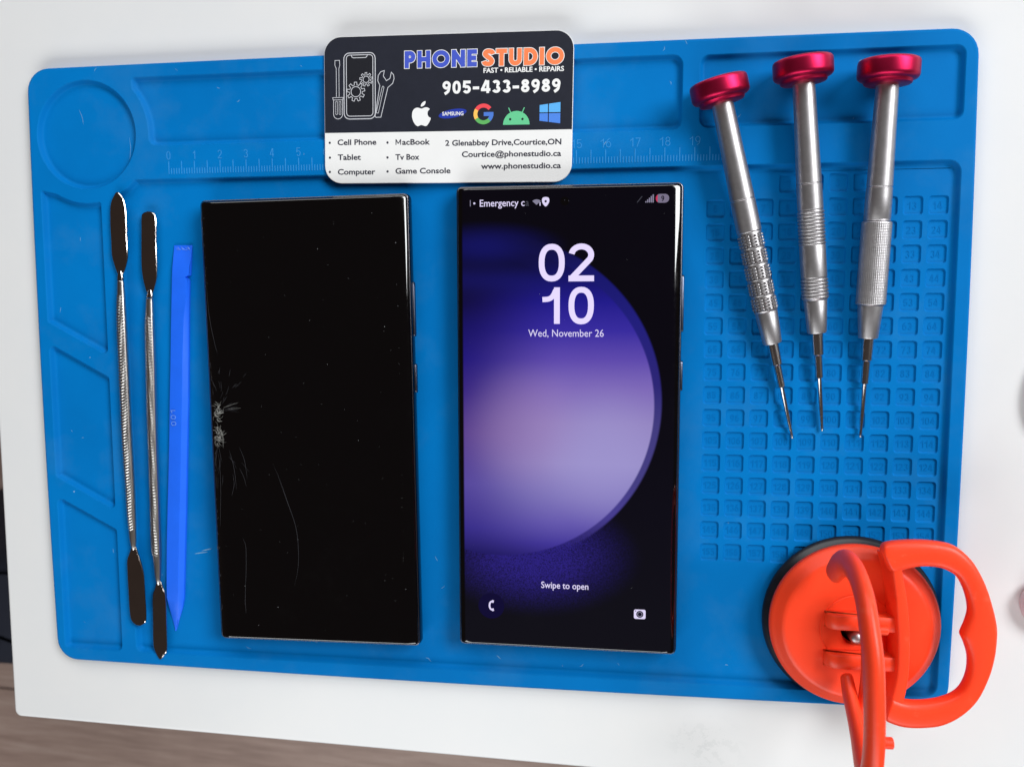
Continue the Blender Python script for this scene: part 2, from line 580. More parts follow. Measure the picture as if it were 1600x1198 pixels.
def glyph(ch, t, w=None):
    """centre-line strokes of a bold geometric letter, cap height 1; returns (width, [(pts, closed)])"""
    h = t/2
    W = {'1': 0.42, 'I': t, 'E': 0.56, 'T': 0.62, 'P': 0.64, 'S': 0.66, 'O': 1.0, 'D': 0.78, 'N': 0.78, 'H': 0.76, 'U': 0.74, '-': 0.50, ' ': 0.3, '4': 0.68}.get(ch, 0.62)
    if w: W = w
    L, Rr, T, B = h, W-h, 1-h, h
    m = W/2
    rx = (Rr-L)/2
    if ch == '0':
        return W, [(ring_pts(m, .5, rx, .5-h, 32, 2.35), True)]
    if ch == 'O':
        return W, [(ring_pts(m, .5, rx, .5-h, 36), True)]
    if ch == '1':
        return W, [([(Rr, 0), (Rr, 1)], False), ([(0, .71), (W*.35, .735), (Rr-.02, .90)], False)]
    if ch == '2':
        a = arc(m, 1-h-(.27), 1, 180, -20, 1)
        top = [(m+rx*math.cos(R(d)), .70+(.30-h)*math.sin(R(d))) for d in range(172, -41, -12)]
        return W, [(top+[(h*1.12, h*1.15)], False), ([(0, B), (W, B)], False)]
    if ch == '3':
        up = [(m-.02+(rx-.02)*math.cos(R(d)), .735+(.265-h)*math.sin(R(d))) for d in range(160, -91, -14)]
        lo = [(m+rx*math.cos(R(d)), .285+(.285-h)*math.sin(R(d))) for d in range(90, -166, -14)]
        return W, [(up, False), (lo, False)]
    if ch == '4':
        return W, [([(W*.60, 1), (L*.9, .30)], False), ([(0, .30-h*.3), (W, .30-h*.3)], False), ([(W*.72, 0), (W*.72, .99)], False)]
    if ch == '5':
        lo = [(m+rx*math.cos(R(d)), .325+(.325-h)*math.sin(R(d))) for d in range(140, -161, -14)]
        return W, [([(W*.95, T), (L+.04, T)], False), ([(L+.05, 1), (L+.01, .46)], False), (lo, False)]
    if ch in '69':
        r = ring_pts(m, .33, rx, .33-h, 26)
        tail = [(L, .33), (L+.03, .55), (L+rx*.45, .80), (W*.72, 1)]
        tail = catmull(tail, 4)
        if ch == '9':
            r = [(W-a, 1-b) for a, b in r]
            tail = [(W-a, 1-b) for a, b in tail]
        return W, [(r, True), (tail, False)]
    if ch == '7':
        return W, [([(0, T), (W, T)], False), ([(W-h*1.1, T), (W*.30, 0)], False)]
    if ch == '8':
        return W, [(ring_pts(m, .745, rx-.035, .255-h, 24), True), (ring_pts(m, .29, rx, .29-h, 26), True)]
    if ch == '-':
        return W, [([(.02, .42), (W-.02, .42)], False)]
    if ch == 'H':
        return W, [([(L, 0), (L, 1)], False), ([(Rr, 0), (Rr, 1)], False), ([(L, .5), (Rr, .5)], False)]
    if ch == 'M':
        W = 0.95
        return W, [([(L, 0), (L, 1)], False), ([(W-h, 0), (W-h, 1)], False), ([(L, 1-h*.6), (W/2, .22)], False), ([(W/2, .22), (W-h, 1-h*.6)], False)]
    if ch == 'P':
        bowl = [(L, T)] + [(W*.52+(Rr-W*.52)*math.cos(R(d)), .66+(T-.66)*math.sin(R(d))) for d in range(90, -91, -15)] + [(L, .66-(T-.66))]
        return W, [([(L, 0), (L, 1)], False), (bowl, False)]
    if ch == 'D':
        bowl = [(L, T)] + [(W*.42+(Rr-W*.42)*math.cos(R(d)), .5+(T-.5)*math.sin(R(d))) for d in range(90, -91, -12)] + [(L, B)]
        return W, [([(L, 0), (L, 1)], False), (bowl, False)]
    if ch == 'N':
        return W, [([(L, 0), (L, 1)], False), ([(Rr, 0), (Rr, 1)], False), ([(L, 1-h*.8), (Rr, h*.8)], False)]
    if ch == 'E':
        return W, [([(L, 0), (L, 1)], False), ([(L, T), (W, T)], False), ([(L, .5), (W*.93, .5)], False), ([(L, B), (W, B)], False)]
    if ch == 'T':
        return W, [([(0, T), (W, T)], False), ([(m, 0), (m, T)], False)]
    if ch == 'I':
        return W, [([(m, 0), (m, 1)], False)]
    if ch == 'U':
        return W, [([(L, 1)]+[(m+rx*math.cos(R(d)), h+rx+rx*math.sin(R(d))) for d in range(180, 361, 15)]+[(Rr, 1)], False)]
    if ch == 'S':
        P_ = [(W-h*.55, .70), (W*.80, .815), (m, 1-h), (L+.05, .825), (L, .71), (L+.09, .60), (m, .515), (Rr-.08, .43), (Rr, .30), (Rr-.05, .185), (m, h), (W*.20, .175), (h*.55, .29)]
        return W, [(catmull(P_, 3), False)]
    return W, []

def drawn(txt, x0, x1, y0, hgt, t, z, gap=0.10, fat=0.0, tc=None, widths=None):
    """a drawn line of text fitted between x0 and x1; fat widens each stroke (outline layer)"""
    gl = [glyph(c, t, (widths or {}).get(c)) for c in txt]
    tot = sum(a for a, _ in gl) + gap*(len(gl)-1)
    sx = (x1-x0)/tot
    V, F = [], []
    cx = 0
    k = 0
    parts = []
    for wd, st in gl:
        for pts, cl in st:
            P = [(x0+(cx+a)*sx, y0+b*hgt) for a, b in pts]
            parts.append(ribbon(P, t*hgt+2*fat, z+k*0.0012, cl, cap=fat))
            k += 1
        cx += wd+gap
    return merge(*parts)

def typed(txt, x0, x1, y0, cap, z, bold=0.018, thick=0.0, space=1.0):
    """a line of text in the built-in typeface fitted to a width; y0 is the baseline"""
    cu = bpy.data.curves.new('lettering', 'FONT')
    cu.body = txt
    cu.size = 1.0
    cu.offset = bold
    cu.space_character = space
    cu.resolution_u = 3
    ob = bpy.data.objects.new('lettering', cu)
    COL.objects.link(ob)
    dg = bpy.context.evaluated_depsgraph_get()
    me = bpy.data.meshes.new_from_object(ob.evaluated_get(dg))
    xs = [v.co.x for v in me.vertices]
    mn, mx = min(xs), max(xs)
    sx = (x1-x0)/(mx-mn)
    sy = cap/0.70
    V = [(x0+(v.co.x-mn)*sx, y0+(v.co.y)*sy, z) for v in me.vertices]
    F = [tuple(p.vertices) for p in me.polygons]
    bpy.data.objects.remove(ob)
    bpy.data.curves.remove(cu)
    bpy.data.meshes.remove(me)
    return V, F

def emboss(parts, dz):
    """turn flat strokes into low solid relief"""
    V, F = parts
    n = len(V)
    from collections import Counter
    ed = Counter()
    for f in F:
        for i in range(len(f)):
            ed[(f[i], f[(i+1) % len(f)])] += 1
    VV = list(V) + [(a, b, c-dz) for a, b, c in V]
    FF = list(F)
    for (a, b), _ in ed.items():
        if (b, a) not in ed:
            FF.append((b, a, a+n, b+n))
    return VV, FF

# ------------------------------------------------------------------ floor, table, stool
FZ = -742.0
fl = empty('floor', (0, 0, FZ))
fl['kind'] = 'structure'
V, F = box(-1800, 1800, -1800, 1800, -14, -2.2)
make('floor_base', V, F, 'joint', fl)
rnd = random.Random(4)
row = 0
ypl = -1300.0
while ypl < 1000:
    wdt = 186.0
    xo = -1700 + rnd.random()*900 - 900
    while xo < 1700:
        ln = 1260
        if xo+ln > -1700:
            a, b = max(xo, -1700), min(xo+ln, 1700)
            if b-a > 30:
                P = [(a-(a+b)/2+1.2, -wdt/2+1.2), ((b-a)/2-1.2, -wdt/2+1.2), ((b-a)/2-1.2, wdt/2-1.2), (a-(a+b)/2+1.2, wdt/2-1.2)]
                V, F = slab(P, -2.0, 0.0, 0.8)
                o = make('floor_plank', V, F, 'wood', fl, loc=((a+b)/2, ypl+wdt/2, 0))
        xo += ln
    ypl += wdt
fl.rotation_euler = (0, 0, R(-2.6))

tb = empty('table', (0, 0, 0), label='white laminate table that the blue mat and all the tools lie on', cat='table')
c0 = (-191.1, -141.4)
dxv = Vector((1, -0.0205)).normalized()
dyv = Vector((0.0035, 1)).normalized()
def tp(u, v):
    return (c0[0]+dxv.x*u+dyv.x*v, c0[1]+dxv.y*u+dyv.y*v)
P = round_poly([tp(0, 0), tp(1180, 0), tp(1180, 600), tp(0, 600)], [3.0, 20, 20, 20], 6)
V, F = loops([at_z(offset(P, 1.0), -28), at_z(P, -27), at_z(P, -1.0), at_z(offset(P, 0.3), -0.3), at_z(offset(P, 1.0), 0)], True, True)
make('tabletop', V, F, 'table', tb, smooth=True, angle=50)
for (u, v) in ((60, 60), (1120, 60), (60, 540), (1120, 540)):
    x, y = tp(u, v)
    P = round_poly([(x-22, y-22), (x+22, y-22), (x+22, y+22), (x-22, y+22)], 5, 3)
    V, F = loops([at_z(P, FZ), at_z(P, -28.2)], True, True)
    make('leg', V, F, 'table', tb, smooth=True, angle=50)

# dark bag whose edge shows beside the table
st = empty('bag', (-640, -284, FZ), label='dark navy bag on the wooden floor just past the left edge of the white table', cat='bag')
P = round_poly([(-165, -62), (150, -62), (150, 62), (-165, 62)], 16, 6)
V, F = loops([at_z(offset(P, 6), 0.5), at_z(P, 8), at_z(offset(P, -3), 120), at_z(offset(P, 1), 270), at_z(offset(P, 7), 292), at_z(offset(P, 20), 300)], True, True)
make('bag_body', V, F, 'navy', st, smooth=True, angle=70)
for y in (-40, 40):
    rows = []
    for px_, py_, pz_ in catmull([(-90, y, 290), (-85, y*1.1, 330), (-40, y*1.3, 345), (10, y*1.3, 345), (55, y*1.1, 330), (60, y, 290)], 5):
        rows.append([(px_+4*math.sin(a), py_+9*math.cos(a), pz_-0.0+4*math.sin(a)) for a in [2*math.pi*k/10 for k in range(10)]])
    V, F = loops(rows, True, True)
    make('carry_strap', V, F, 'navy', st, smooth=True, angle=70)

# ------------------------------------------------------------------ repair mat
RIM, FLR, CEL = 4.0, 2.0, 1.35
mat = empty('repair_mat', (0, 0, 0), label='large blue silicone repair mat with moulded compartments, centimetre ruler and numbered cells', cat='mat')

def bowed_outline():
    pts = []
    hx, hy, r, bow = 167.4, 114.1, 8.5, 0.85
    n = 14
    def bx(t): return bow*(1-t*t)
    for i in range(n+1):                     # bottom, left to right
        t = -1+2*i/n
        pts.append((t*(hx-r), -hy-bx(t)))
    pts += arc(hx-r, -hy+r, r, -90, 0, 7)[1:-1]
    for i in range(n+1):
        t = -1+2*i/n
        pts.append((hx+bx(t), t*(hy-r)))
    pts += arc(hx-r, hy-r, r, 0, 90, 7)[1:-1]
    for i in range(n+1):
        t = 1-2*i/n
        pts.append((t*(hx-r), hy+bx(t)*0.4))
    pts += arc(-hx+r, hy-r, r, 90, 180, 7)[1:-1]
    for i in range(n+1):
        t = 1-2*i/n
        pts.append((-hx-bx(t), t*(hy-r)))
    pts += arc(-hx+r, -hy+r, r, 180, 270, 7)[1:-1]
    return pts

CX, CY = -144.3, 89.3
circle = arc(CX, CY, 20.0, 0, 360, 72)[:-1]
def concave(a0, a1, n=10, r=24.8):
    return arc(CX, CY, r, a0, a1, n)
# long upper compartment (left end hugs the circle)
a_top = math.degrees(math.asin((109.4-CY)/24.8*0.80))
top_long = round_poly([(-119.4, 84.5), (74.0, 84.5), (74.0, 109.5), (-125.6, 109.5)] + concave(40, 0, 9), [3.0, 3.5, 3.5, 1.6]+[0]*10, 5)
top_right = round_poly([(79.3, 85.0), (163.5, 85.0), (163.5, 109.0), (79.3, 109.0)], 3.2, 6)
main = round_poly([(-133.6, -109.5), (163.6, -109.5), (163.6, 72.7), (-125.6, 72.7)] + concave(-49, -64.4, 6), [3.0, 4.2, 4.2, 1.2]+[0]*6+[0], 6)
p1 = round_poly([(-164.0, 19.7), (-139.4, 6.6), (-139.4, 64.9)] + concave(-80.5, -126.2, 10, 24.9)[1:-1] + [(-164.0, 69.6)], [1.6, 1.8, 1.0]+[0]*9+[1.0], 5)
p2 = round_poly([(-164.0, -40.3), (-139.4, -53.3), (-139.4, -1.1), (-164.0, 12.0)], [1.6, 1.8, 2.0, 2.0], 5)
p3 = round_poly([(-164.0, -109.4), (-139.2, -109.4), (-139.2, -60.3), (-164.0, -47.6)], [2.4, 2.4, 2.0, 2.0], 5)

out = bowed_outline()
V1, F1 = tess([offset(out, 0.9), circle, top_long, top_right, main, p1, p2, p3], RIM)
V2, F2 = loops([at_z(out, 0.02), at_z(out, 3.1), at_z(offset(out, 0.3), 3.72), at_z(offset(out, 0.9), RIM)])
V3, F3 = tess([out], 0.03)
F3 = [tuple(reversed(f)) for f in F3]
V, F = merge((V1, F1), (V2, F2), (V3, F3))
make('mat_body', V, F, 'mat', mat, smooth=True, angle=30)

def well(name, P, floor=True, label=None, depth=FLR):
    prof = [(0, RIM), (0.22, RIM-0.10), (0.5, RIM-0.5), (0.95, RIM-1.35), (1.25, depth+0.22), (1.6, depth+0.05), (2.0, depth)]
    Ls = [at_z(offset(P, d), z) for d, z in prof]
    V, F = loops(Ls)
    return V, F, offset(P, 2.0)

for nm, P, lb in (('round_compartment', circle, None), ('long_compartment', top_long, None), ('compartment', top_right, None),
                  ('slanted_compartment', p1, None), ('slanted_compartment', p2, None), ('slanted_compartment', p3, None)):
    V, F, inner = well(nm, P)
    Vf, Ff = tess([inner], FLR)
    V, F = merge((V, F), (Vf, Ff))
    make(nm, V, F, 'mat', mat, smooth=True, angle=50)

# work area with the openings of the numbered cells
CX0, CYR, PIT = 85.75, 66.25, 7.985
def cc(r, c):
    return (CX0+PIT*c, CYR-PIT*r)
cells = [(0, c, c-2) for c in (3, 4, 5, 6)] + [(r, c, 5+10*(r-1)+c) for r in range(1, 17) for c in range(10)]
xl, xr_ = CX0-PIT/2, CX0+9.5*PIT
yt, yb = CYR-PIT/2, CYR-16.5*PIT
hole = [(xl, yb), (xr_, yb), (xr_, yt+PIT), (xl, yt+PIT)]
V, F, inner = well('work_area', main)
Vf, Ff = tess([inner, hole], FLR)
parts = [(V, F), (Vf, Ff)]
for xa, xb in ((xl, xl+3*PIT), (xl+7*PIT, xr_)):
    parts.append(([(xa, yt, FLR), (xb, yt, FLR), (xb, yt+PIT, FLR), (xa, yt+PIT, FLR)], [(0, 1, 2, 3)]))
cell_sq = round_poly([(-3.2, -3.2), (3.2, -3.2), (3.2, 3.2), (-3.2, 3.2)], 1.1, 3)   # 16 points, 4 per corner
def tile(cx, cy):
    V = [(cx+a, cy+b, FLR) for a, b in cell_sq]
    q = PIT/2
    V += [(cx-q, cy-q, FLR), (cx+q, cy-q, FLR), (cx+q, cy+q, FLR), (cx-q, cy+q, FLR)]
    F = []
    for k in range(4):                       # corner fans and the sides between
        for i in range(3):
            F.append((16+k, 4*k+i+1, 4*k+i))
        j = (k+1) % 4
        F.append((16+k, 16+j, 4*j, 4*k+3))
    return V, F
for r, c, _ in cells:
    parts.append(tile(*cc(r, c)))
V, F = merge(*parts)
make('work_area', V, F, 'mat', mat, smooth=True, angle=50)

CL = [(0, FLR), (0.10, FLR-0.05), (0.20, FLR-0.25), (0.30, CEL+0.18), (0.42, CEL+0.04), (0.6, CEL)]
V, F = loops([at_z(offset(cell_sq, d), z) for d, z in CL], close_top=True)
cell_me = make('number_cell', V, F, 'mat', smooth=True, angle=50, me_only=True)
for r, c, num in cells:
    x, y = cc(r, c)
    o = place('number_cell', cell_me, mat, (x, y, 0))
    s = str(num)
    wd = {1: 1.2, 2: 2.9, 3: 4.3}[len(s)]
    V, F = drawn(s, -wd/2-0.1, wd/2-0.1, -1.25, 2.4, 0.12, CEL+0.09, gap=0.22)
    V, F = emboss((V, F), 0.12)
    make('cell_number', V, F, 'mat_num', o)

# ruler
tick = []
for k in range(0, 201):
    x = -111.8+k
    hgt = 4.6 if k % 5 == 0 else 2.1
    tick.append(box(x-0.14, x+0.14, 74.2, 74.2+hgt, RIM-0.05, RIM+0.10))
V, F = merge(*tick)
make('ruler_marks', V, F, 'mat_mark', mat, kind='stuff')
for k in range(0, 21):
    s = str(k)
    wd = 1.5 if len(s) == 1 else 3.6
    if s == '1': wd = 0.8
    V, F = drawn(s, -wd/2, wd/2, 79.4, 3.0, 0.085, RIM+0.09, gap=0.28)
    V, F = emboss((V, F), 0.12)
    make('ruler_number', V, F, 'mat_mark', mat, loc=(-111.8+10*k, 0.0, 0))

M['lint'] = simple('pale_lint', (0.16, 0.33, 0.52), 0.8)
rl = random.Random(21)
ls = []
def lint(pts, wd, z):
    ls.append(ribbon(catmull(pts, 5), wd, z, taper=True))
lint([(-108.6, -69.5), (-106.0, -69.0), (-103.2, -68.6)], 0.35, FLR+0.02)
lint([(-105.6, -68.2), (-103.6, -67.7), (-101.6, -67.2)], 0.40, FLR+0.02)
lint([(-148.0, 99.0), (-146.9, 96.5), (-146.4, 93.5)], 0.14, FLR+0.02)
lint([(-17.6, -106.0), (-16.6, -106.3), (-15.6, -107.4)], 0.20, FLR+0.02)
lint([(91.9, -49.3), (92.2, -50.2), (92.3, -51.2)], 0.30, CEL+0.02)
lint([(-127.0, 88), (-126.6, 84), (-127.2, 80)], 0.12, RIM+0.02)
zones = [(-160, -128, 76, 104, None), (-115, 70, 88, 106, FLR), (-160, -142, -100, -65, FLR), (-160, -142, -35, -8, FLR), (-160, -142, 22, 60, FLR), (-14, -6, -95, 60, FLR), (-100, 60, -107, -102, FLR), (85, 160, -106, -70, FLR), (-160, 160, 110.5, 112.5, RIM), (84, 158, 87, 106, FLR), (-125, 70, 75, 83.5, RIM)]
for x0, x1, y0, y1, z in zones:
    if z is None: continue
    for i in range(2 if (x1-x0) < 60 else 6):
        x, y = rl.uniform(x0, x1), rl.uniform(y0, y1)
        a_, L = rl.uniform(0, 6.28), rl.uniform(0.3, 2.2)
        b_ = a_+rl.uniform(-.8, .8)
        lint([(x, y), (x+L*.5*math.cos(a_), y+L*.5*math.sin(a_)), (x+L*.5*math.cos(a_)+L*.5*math.cos(b_), y+L*.5*math.sin(a_)+L*.5*math.sin(b_))], rl.uniform(.08, .22), z+0.02+i*0.001)
V, F = merge(*ls)
make('lint_and_scuffs', V, F, 'lint', mat, kind='stuff')

# ------------------------------------------------------------------ business card
card = empty('business_card', (-7.17, 94.02, RIM), -0.0149, label='dark and white business card printed PHONE STUDIO lying over the top edge of the mat', cat='business card')
P = round_poly([(-44.15, -25.35), (44.15, -25.35), (44.15, 25.35), (-44.15, 25.35)], 6.2, 9)
V, F = loops([at_z(P, 0.08), at_z(P, 0.90), at_z(offset(P, 0.15), 1.0)], True, True)
make('card_base', V, F, 'card_white', card, smooth=True, angle=30)
CZ = 1.0
Pd = round_poly([(-44.0, -7.68), (44.0, -7.68), (44.0, 25.2), (-44.0, 25.2)], [0, 0, 6.05, 6.05], 9)
V, F = slab(Pd, CZ-0.05, CZ+0.03, 0.01)
make('dark_panel', V, F, 'card_dark', card)
ZA = CZ+0.05
def struck(*a_, **k_):
    V1_, F1_ = typed(*a_, **k_)
    return merge(([(x-0.045, y, z) for x, y, z in V1_], F1_), ([(x+0.045, y, z+0.004) for x, y, z in V1_], F1_), ([(x, y+0.05, z+0.008) for x, y, z in V1_], F1_))
def print_part(name, VF, mat_, label=None, dz=0.0):
    V, F = VF
    V = [(a, b, c+dz) for a, b, c in V]
    return make(name, V, F, mat_, card, label=label)
for nm, x0, x1, y0, hg, ink in (('PHONE', -14.95, 10.75, 13.95, 5.8, 'blue_ink'), ('STUDIO', 12.75, 40.85, 13.95, 5.75, 'orange_ink')):
    gp = 0.10
    print_part('lettering_outline', drawn(nm, x0, x1, y0, hg, 0.27, ZA, gap=gp, fat=0.20), 'white_ink')
    print_part('lettering', drawn(nm, x0, x1, y0, hg, 0.27, ZA+0.04, gap=gp, fat=-0.02), ink)
print_part('lettering', struck('FAST • RELIABLE • REPAIRS', 13.1, 40.85, 11.75, 1.62, ZA, 0.010), 'white_ink')
print_part('lettering', drawn('905-433-8989', -1.4, 39.85, 4.95, 4.35, 0.225, ZA, gap=0.11), 'white_ink')
# list text
for s, x0, x1, y0, cp in (('Cell Phone', -39.4, -25.2, -11.95, 1.9), ('Tablet', -39.35, -30.9, -17.15, 1.9), ('Computer', -39.35, -25.6, -22.25, 1.9),
                          ('acBook', -15.75, -5.8, -12.15, 1.9), ('Tv Box', -18.2, -9.6, -17.3, 1.9), ('Game Console', -18.2, 1.6, -22.1, 1.9),
                          ('2 Glenabbey Drive,Courtice,ON', -0.25, 40.4, -12.68, 1.9), ('Courtice@phonestudio.ca', 5.7, 40.4, -16.6, 1.9), ('www.phonestudio.ca', 12.55, 40.4, -20.7, 1.9)):
    print_part('lettering', struck(s, x0, x1, y0, cp, CZ+0.03, 0.012), 'ink')
print_part('lettering', drawn('M', -18.2, -16.15, -12.1, 1.9, 0.17, CZ+0.03), 'ink')
for x, y in ((-42.3, -11.1), (-42.3, -16.3), (-42.35, -21.3), (-21.1, -11.3), (-21.1, -16.45), (-21.1, -21.3)):
    print_part('bullet', tess([arc(x, y, 0.42, 0, 360, 14)[:-1]], CZ+0.03), 'ink')

# fruit emblem
ap = [(-8.75, 0.15), (-7.9, 0.45), (-6.9, 0.55), (-5.9, 0.0), (-6.5, -0.75), (-6.65, -1.7), (-6.25, -2.65), (-5.5, -3.15), (-5.9, -4.3), (-6.7, -5.5), (-7.4, -5.85),
      (-8.2, -5.6), (-8.9, -5.45), (-9.6, -5.65), (-10.2, -5.85), (-11.1, -5.2), (-11.9, -3.8), (-12.25, -2.2), (-12.0, -0.7), (-11.2, 0.25), (-10.2, 0.5), (-9.4, 0.3)]
print_part('fruit_emblem', tess([list(reversed(catmull(ap, 4, True)))], ZA), 'white_ink')
leaf = [(-9.0, 0.85), (-8.95, 1.6), (-8.35, 2.3), (-7.45, 2.7), (-7.45, 1.9), (-8.0, 1.15)]
print_part('leaf_emblem', tess([list(reversed(catmull(leaf, 4, True)))], ZA), 'white_ink')
# oval emblem
el = [(2.28+5.0*math.cos(a)*math.cos(0.16)-1.45*math.sin(a)*math.sin(0.16), -1.72+5.0*math.cos(a)*math.sin(0.16)+1.45*math.sin(a)*math.cos(0.16)) for a in [2*math.pi*i/40 for i in range(40)]]
print_part('oval_emblem', tess([el], ZA), 'samsung_ink')
print_part('lettering', typed('SAMSUNG', -1.4, 6.15, -2.35, 1.25, ZA+0.03, 0.02), 'white_ink')
# letter emblem in four colours
gx, gy, gr, gw = 13.2, -2.05, 2.83, 1.35
for a0, a1, ink in ((38, 148, 'g_red'), (148, 212, 'g_yellow'), (212, 316, 'g_green'), (316, 360, 'g_blue')):
    print_part('emblem_arc', ribbon(arc(gx, gy, gr, a0, a1, 14), gw, ZA), ink)
print_part('emblem_bar', ribbon([(gx+0.1, gy-0.05), (gx+3.5, gy-0.05)], 1.35, ZA+0.003), 'g_blue')
# robot head emblem
hd = arc(24.72, -5.85, 4.62, 0, 180, 26)
print_part('robot_emblem', tess([hd], ZA), 'droid')
for s in (-1, 1):
    print_part('antenna', ribbon([(24.72+s*1.9, -2.0), (24.72+s*2.75, -0.1)], 0.32, ZA+0.003), 'droid')
    print_part('eye', tess([arc(24.72+s*2.15, -4.0, 0.42, 0, 360, 14)[:-1]], ZA+0.02), 'card_dark')
# four-pane emblem
wx0, wx1, wm = 32.75, 39.9, 35.8
def wt(x): return 0.57+(1.46-0.57)*(x-wx0)/(wx1-wx0)
def wb(x): return -4.67-(5.64-4.67)*(x-wx0)/(wx1-wx0)
gy2, gg = -2.04, 0.17
for xa, xb in ((wx0, wm-gg), (wm+gg, wx1)):
    print_part('pane_emblem', ([(xa, gy2+gg, ZA), (xb, gy2+gg, ZA), (xb, wt(xb), ZA), (xa, wt(xa), ZA)], [(0, 1, 2, 3)]), 'win_a')
    print_part('pane_emblem', ([(xa, wb(xa), ZA), (xb, wb(xb), ZA), (xb, gy2-gg, ZA), (xa, gy2-gg, ZA)], [(0, 1, 2, 3)]), 'win_b')
# line drawing: phone, screwdriver, wrench, gears
def rr(x0, x1, y0, y1, r, n=6):
    return round_poly([(x0, y0), (x1, y0), (x1, y1), (x0, y1)], r, n)
print_part('drawn_screen', tess([rr(-36.0, -26.35, -2.0, 18.95, 1.0)], ZA-0.012), 'card_black')
lw = 0.30
print_part('phone_drawing', merge(ribbon(rr(-36.9, -25.5, -2.98, 19.65, 2.0), lw, ZA, True), ribbon(rr(-36.0, -26.35, -2.0, 18.95, 1.2), lw*0.85, ZA, True),
           ribbon([(-34.2, 18.9), (-33.9, 18.2), (-33.4, 18.0), (-29.0, 18.0), (-28.6, 18.2), (-28.3, 18.9)], lw*0.8, ZA+0.002)), 'line_ink')
def gear(cx, cy, ri, ro, n, ph):
    pts = []
    for i in range(n):
        a = 2*math.pi*i/n+ph
        for da, r in ((-0.30, ri), (-0.19, ro), (0.19, ro), (0.30, ri)):
            pts.append((cx+r*math.cos(a+da*6.28/n*1.0), cy+r*math.sin(a+da*6.28/n*1.0)))
    return pts
print_part('gear_drawing', merge(ribbon(gear(-32.57, 6.39, 2.35, 3.3, 9, 1.6), 0.22, ZA+0.004, True), ribbon(ring_pts(-32.57, 6.39, 1.75, 1.75, 28), 0.24, ZA+0.004, True)), 'line_ink')
print_part('gear_drawing', merge(ribbon(gear(-28.8, 10.54, 1.6, 2.35, 9, 1.6), 0.20, ZA+0.006, True), ribbon(ring_pts(-28.8, 10.54, 1.1, 1.1, 24), 0.22, ZA+0.006, True)), 'line_ink')
print_part('screwdriver_drawing', merge(
    ribbon([(-39.71, 4.74), (-39.71, 14.5), (-40.2, 15.6), (-40.15, 17.25), (-38.5, 17.25), (-38.4, 15.6), (-38.74, 14.5), (-38.7, 4.74)], 0.2, ZA),
    ribbon([(-41.1, 4.5), (-37.2, 4.5), (-37.35, 3.7), (-40.9, 3.7)], 0.2, ZA, True),
    ribbon([(-40.75, 3.7), (-40.8, -1.1)]+arc(-39.13, -1.2, 1.67, 180, 360, 12)+[(-37.45, 3.7)], 0.22, ZA+0.002),
    ribbon(rr(-40.0, -39.35, -1.4, 3.2, 0.3, 3), 0.16, ZA, True), ribbon(rr(-38.75, -38.1, -1.4, 3.2, 0.3, 3), 0.16, ZA, True)), 'line_ink')
wr = [(-22.19, 13.39), (-22.57, 11.5), (-21.44, 9.94), (-20.19, 10.63), (-19.68, 12.74), (-18.85, 11.9), (-18.69, 10.5), (-19.2, 8.95), (-20.94, 7.56), (-23.49, -2.51), (-25.2, -2.55), (-25.6, -2.3), (-23.84, 8.34), (-24.59, 10.0), (-24.4, 11.8), (-23.5, 13.0)]
print_part('wrench_drawing', merge(ribbon(wr, 0.24, ZA+0.005, True), ribbon([(-22.35, 7.7), (-24.4, -1.1), (-25.2, -1.0), (-23.0, 7.7), (-22.7, 8.1)], 0.18, ZA+0.005, True)), 'line_ink')

# ------------------------------------------------------------------ phones
def rrect_xy(hx, hy, r, n=5):
    return round_poly([(-hx, -hy), (hx, -hy), (hx, hy), (-hx, hy)], r, n)

def make_phone(loc, rz, label, group, glass):
    t = empty('smartphone', loc, rz, label, 'smartphone', group)
    H = 8.9
    # metal frame: back edge rounds in, flat band, top lip
    def lp(ix, iy, z, r):
        return at_z(rrect_xy(39.05-ix, 81.7-iy, r), z)
    V, F = loops([lp(3.2, 0.9, 0.0, 1.2), lp(1.6, 0.35, 0.6, 1.4), lp(0.5, 0.05, 2.2, 1.7), lp(0.1, 0.0, 3.6, 1.8), lp(0.1, 0.0, 5.2, 1.8), lp(0.35, 0.05, 6.2, 1.8), lp(0.62, 0.28, 6.9, 1.8), lp(1.2, 0.8, 7.0, 1.5)], True, True)
    make('frame', V, F, 'frame', t, smooth=True, angle=60)
    # slim bright chamfer between glass and frame
    V, F = loops([lp(0.50, 0.18, 6.75, 1.8), lp(0.45, 0.12, 6.95, 1.8), lp(0.60, 0.25, 7.12, 1.8), lp(0.95, 0.55, 7.1, 1.6)])
    make('chamfer_trim', V, F, 'edge_line', t, smooth=True, angle=60)
    # curved glass
    prof = [(0.75, 0.42, 6.95), (0.80, 0.44, 7.15), (0.92, 0.48, 7.45), (1.2, 0.58, 7.73), (1.6, 0.70, 7.97), (2.2, 0.84, 8.25), (2.8, 0.98, 8.49), (3.5, 1.15, 8.70), (4.4, 1.35, 8.84), (5.6, 1.6, 8.9)]
    V, F = loops([lp(a, b, c, 1.35) for a, b, c in prof], True)
    make('display_glass', V, F, glass, t, smooth=True, angle=60)
    for (ya, yb) in ((31.6, 51.0), (11.4, 21.8)):
        P = rrect_xy(0.5, 1.0, 0.4, 4)
        V, F = [], []
        yc, hl = (ya+yb)/2, (yb-ya)/2
        Q = round_poly([(-hl, -0.95), (hl, -0.95), (hl, 0.95), (-hl, 0.95)], 0.9, 4)
        L0 = [(38.7, yc+a, 4.4+b) for a, b in Q]
        L1 = [(39.35, yc+a, 4.4+b) for a, b in Q]
        L2 = [(39.55, yc+a*0.985, 4.4+b*0.75) for a, b in Q]
        V, F = loops([L0, L1, L2], True)
        make('side_button', V, F, 'button', t, smooth=True, angle=50)
    return t, H

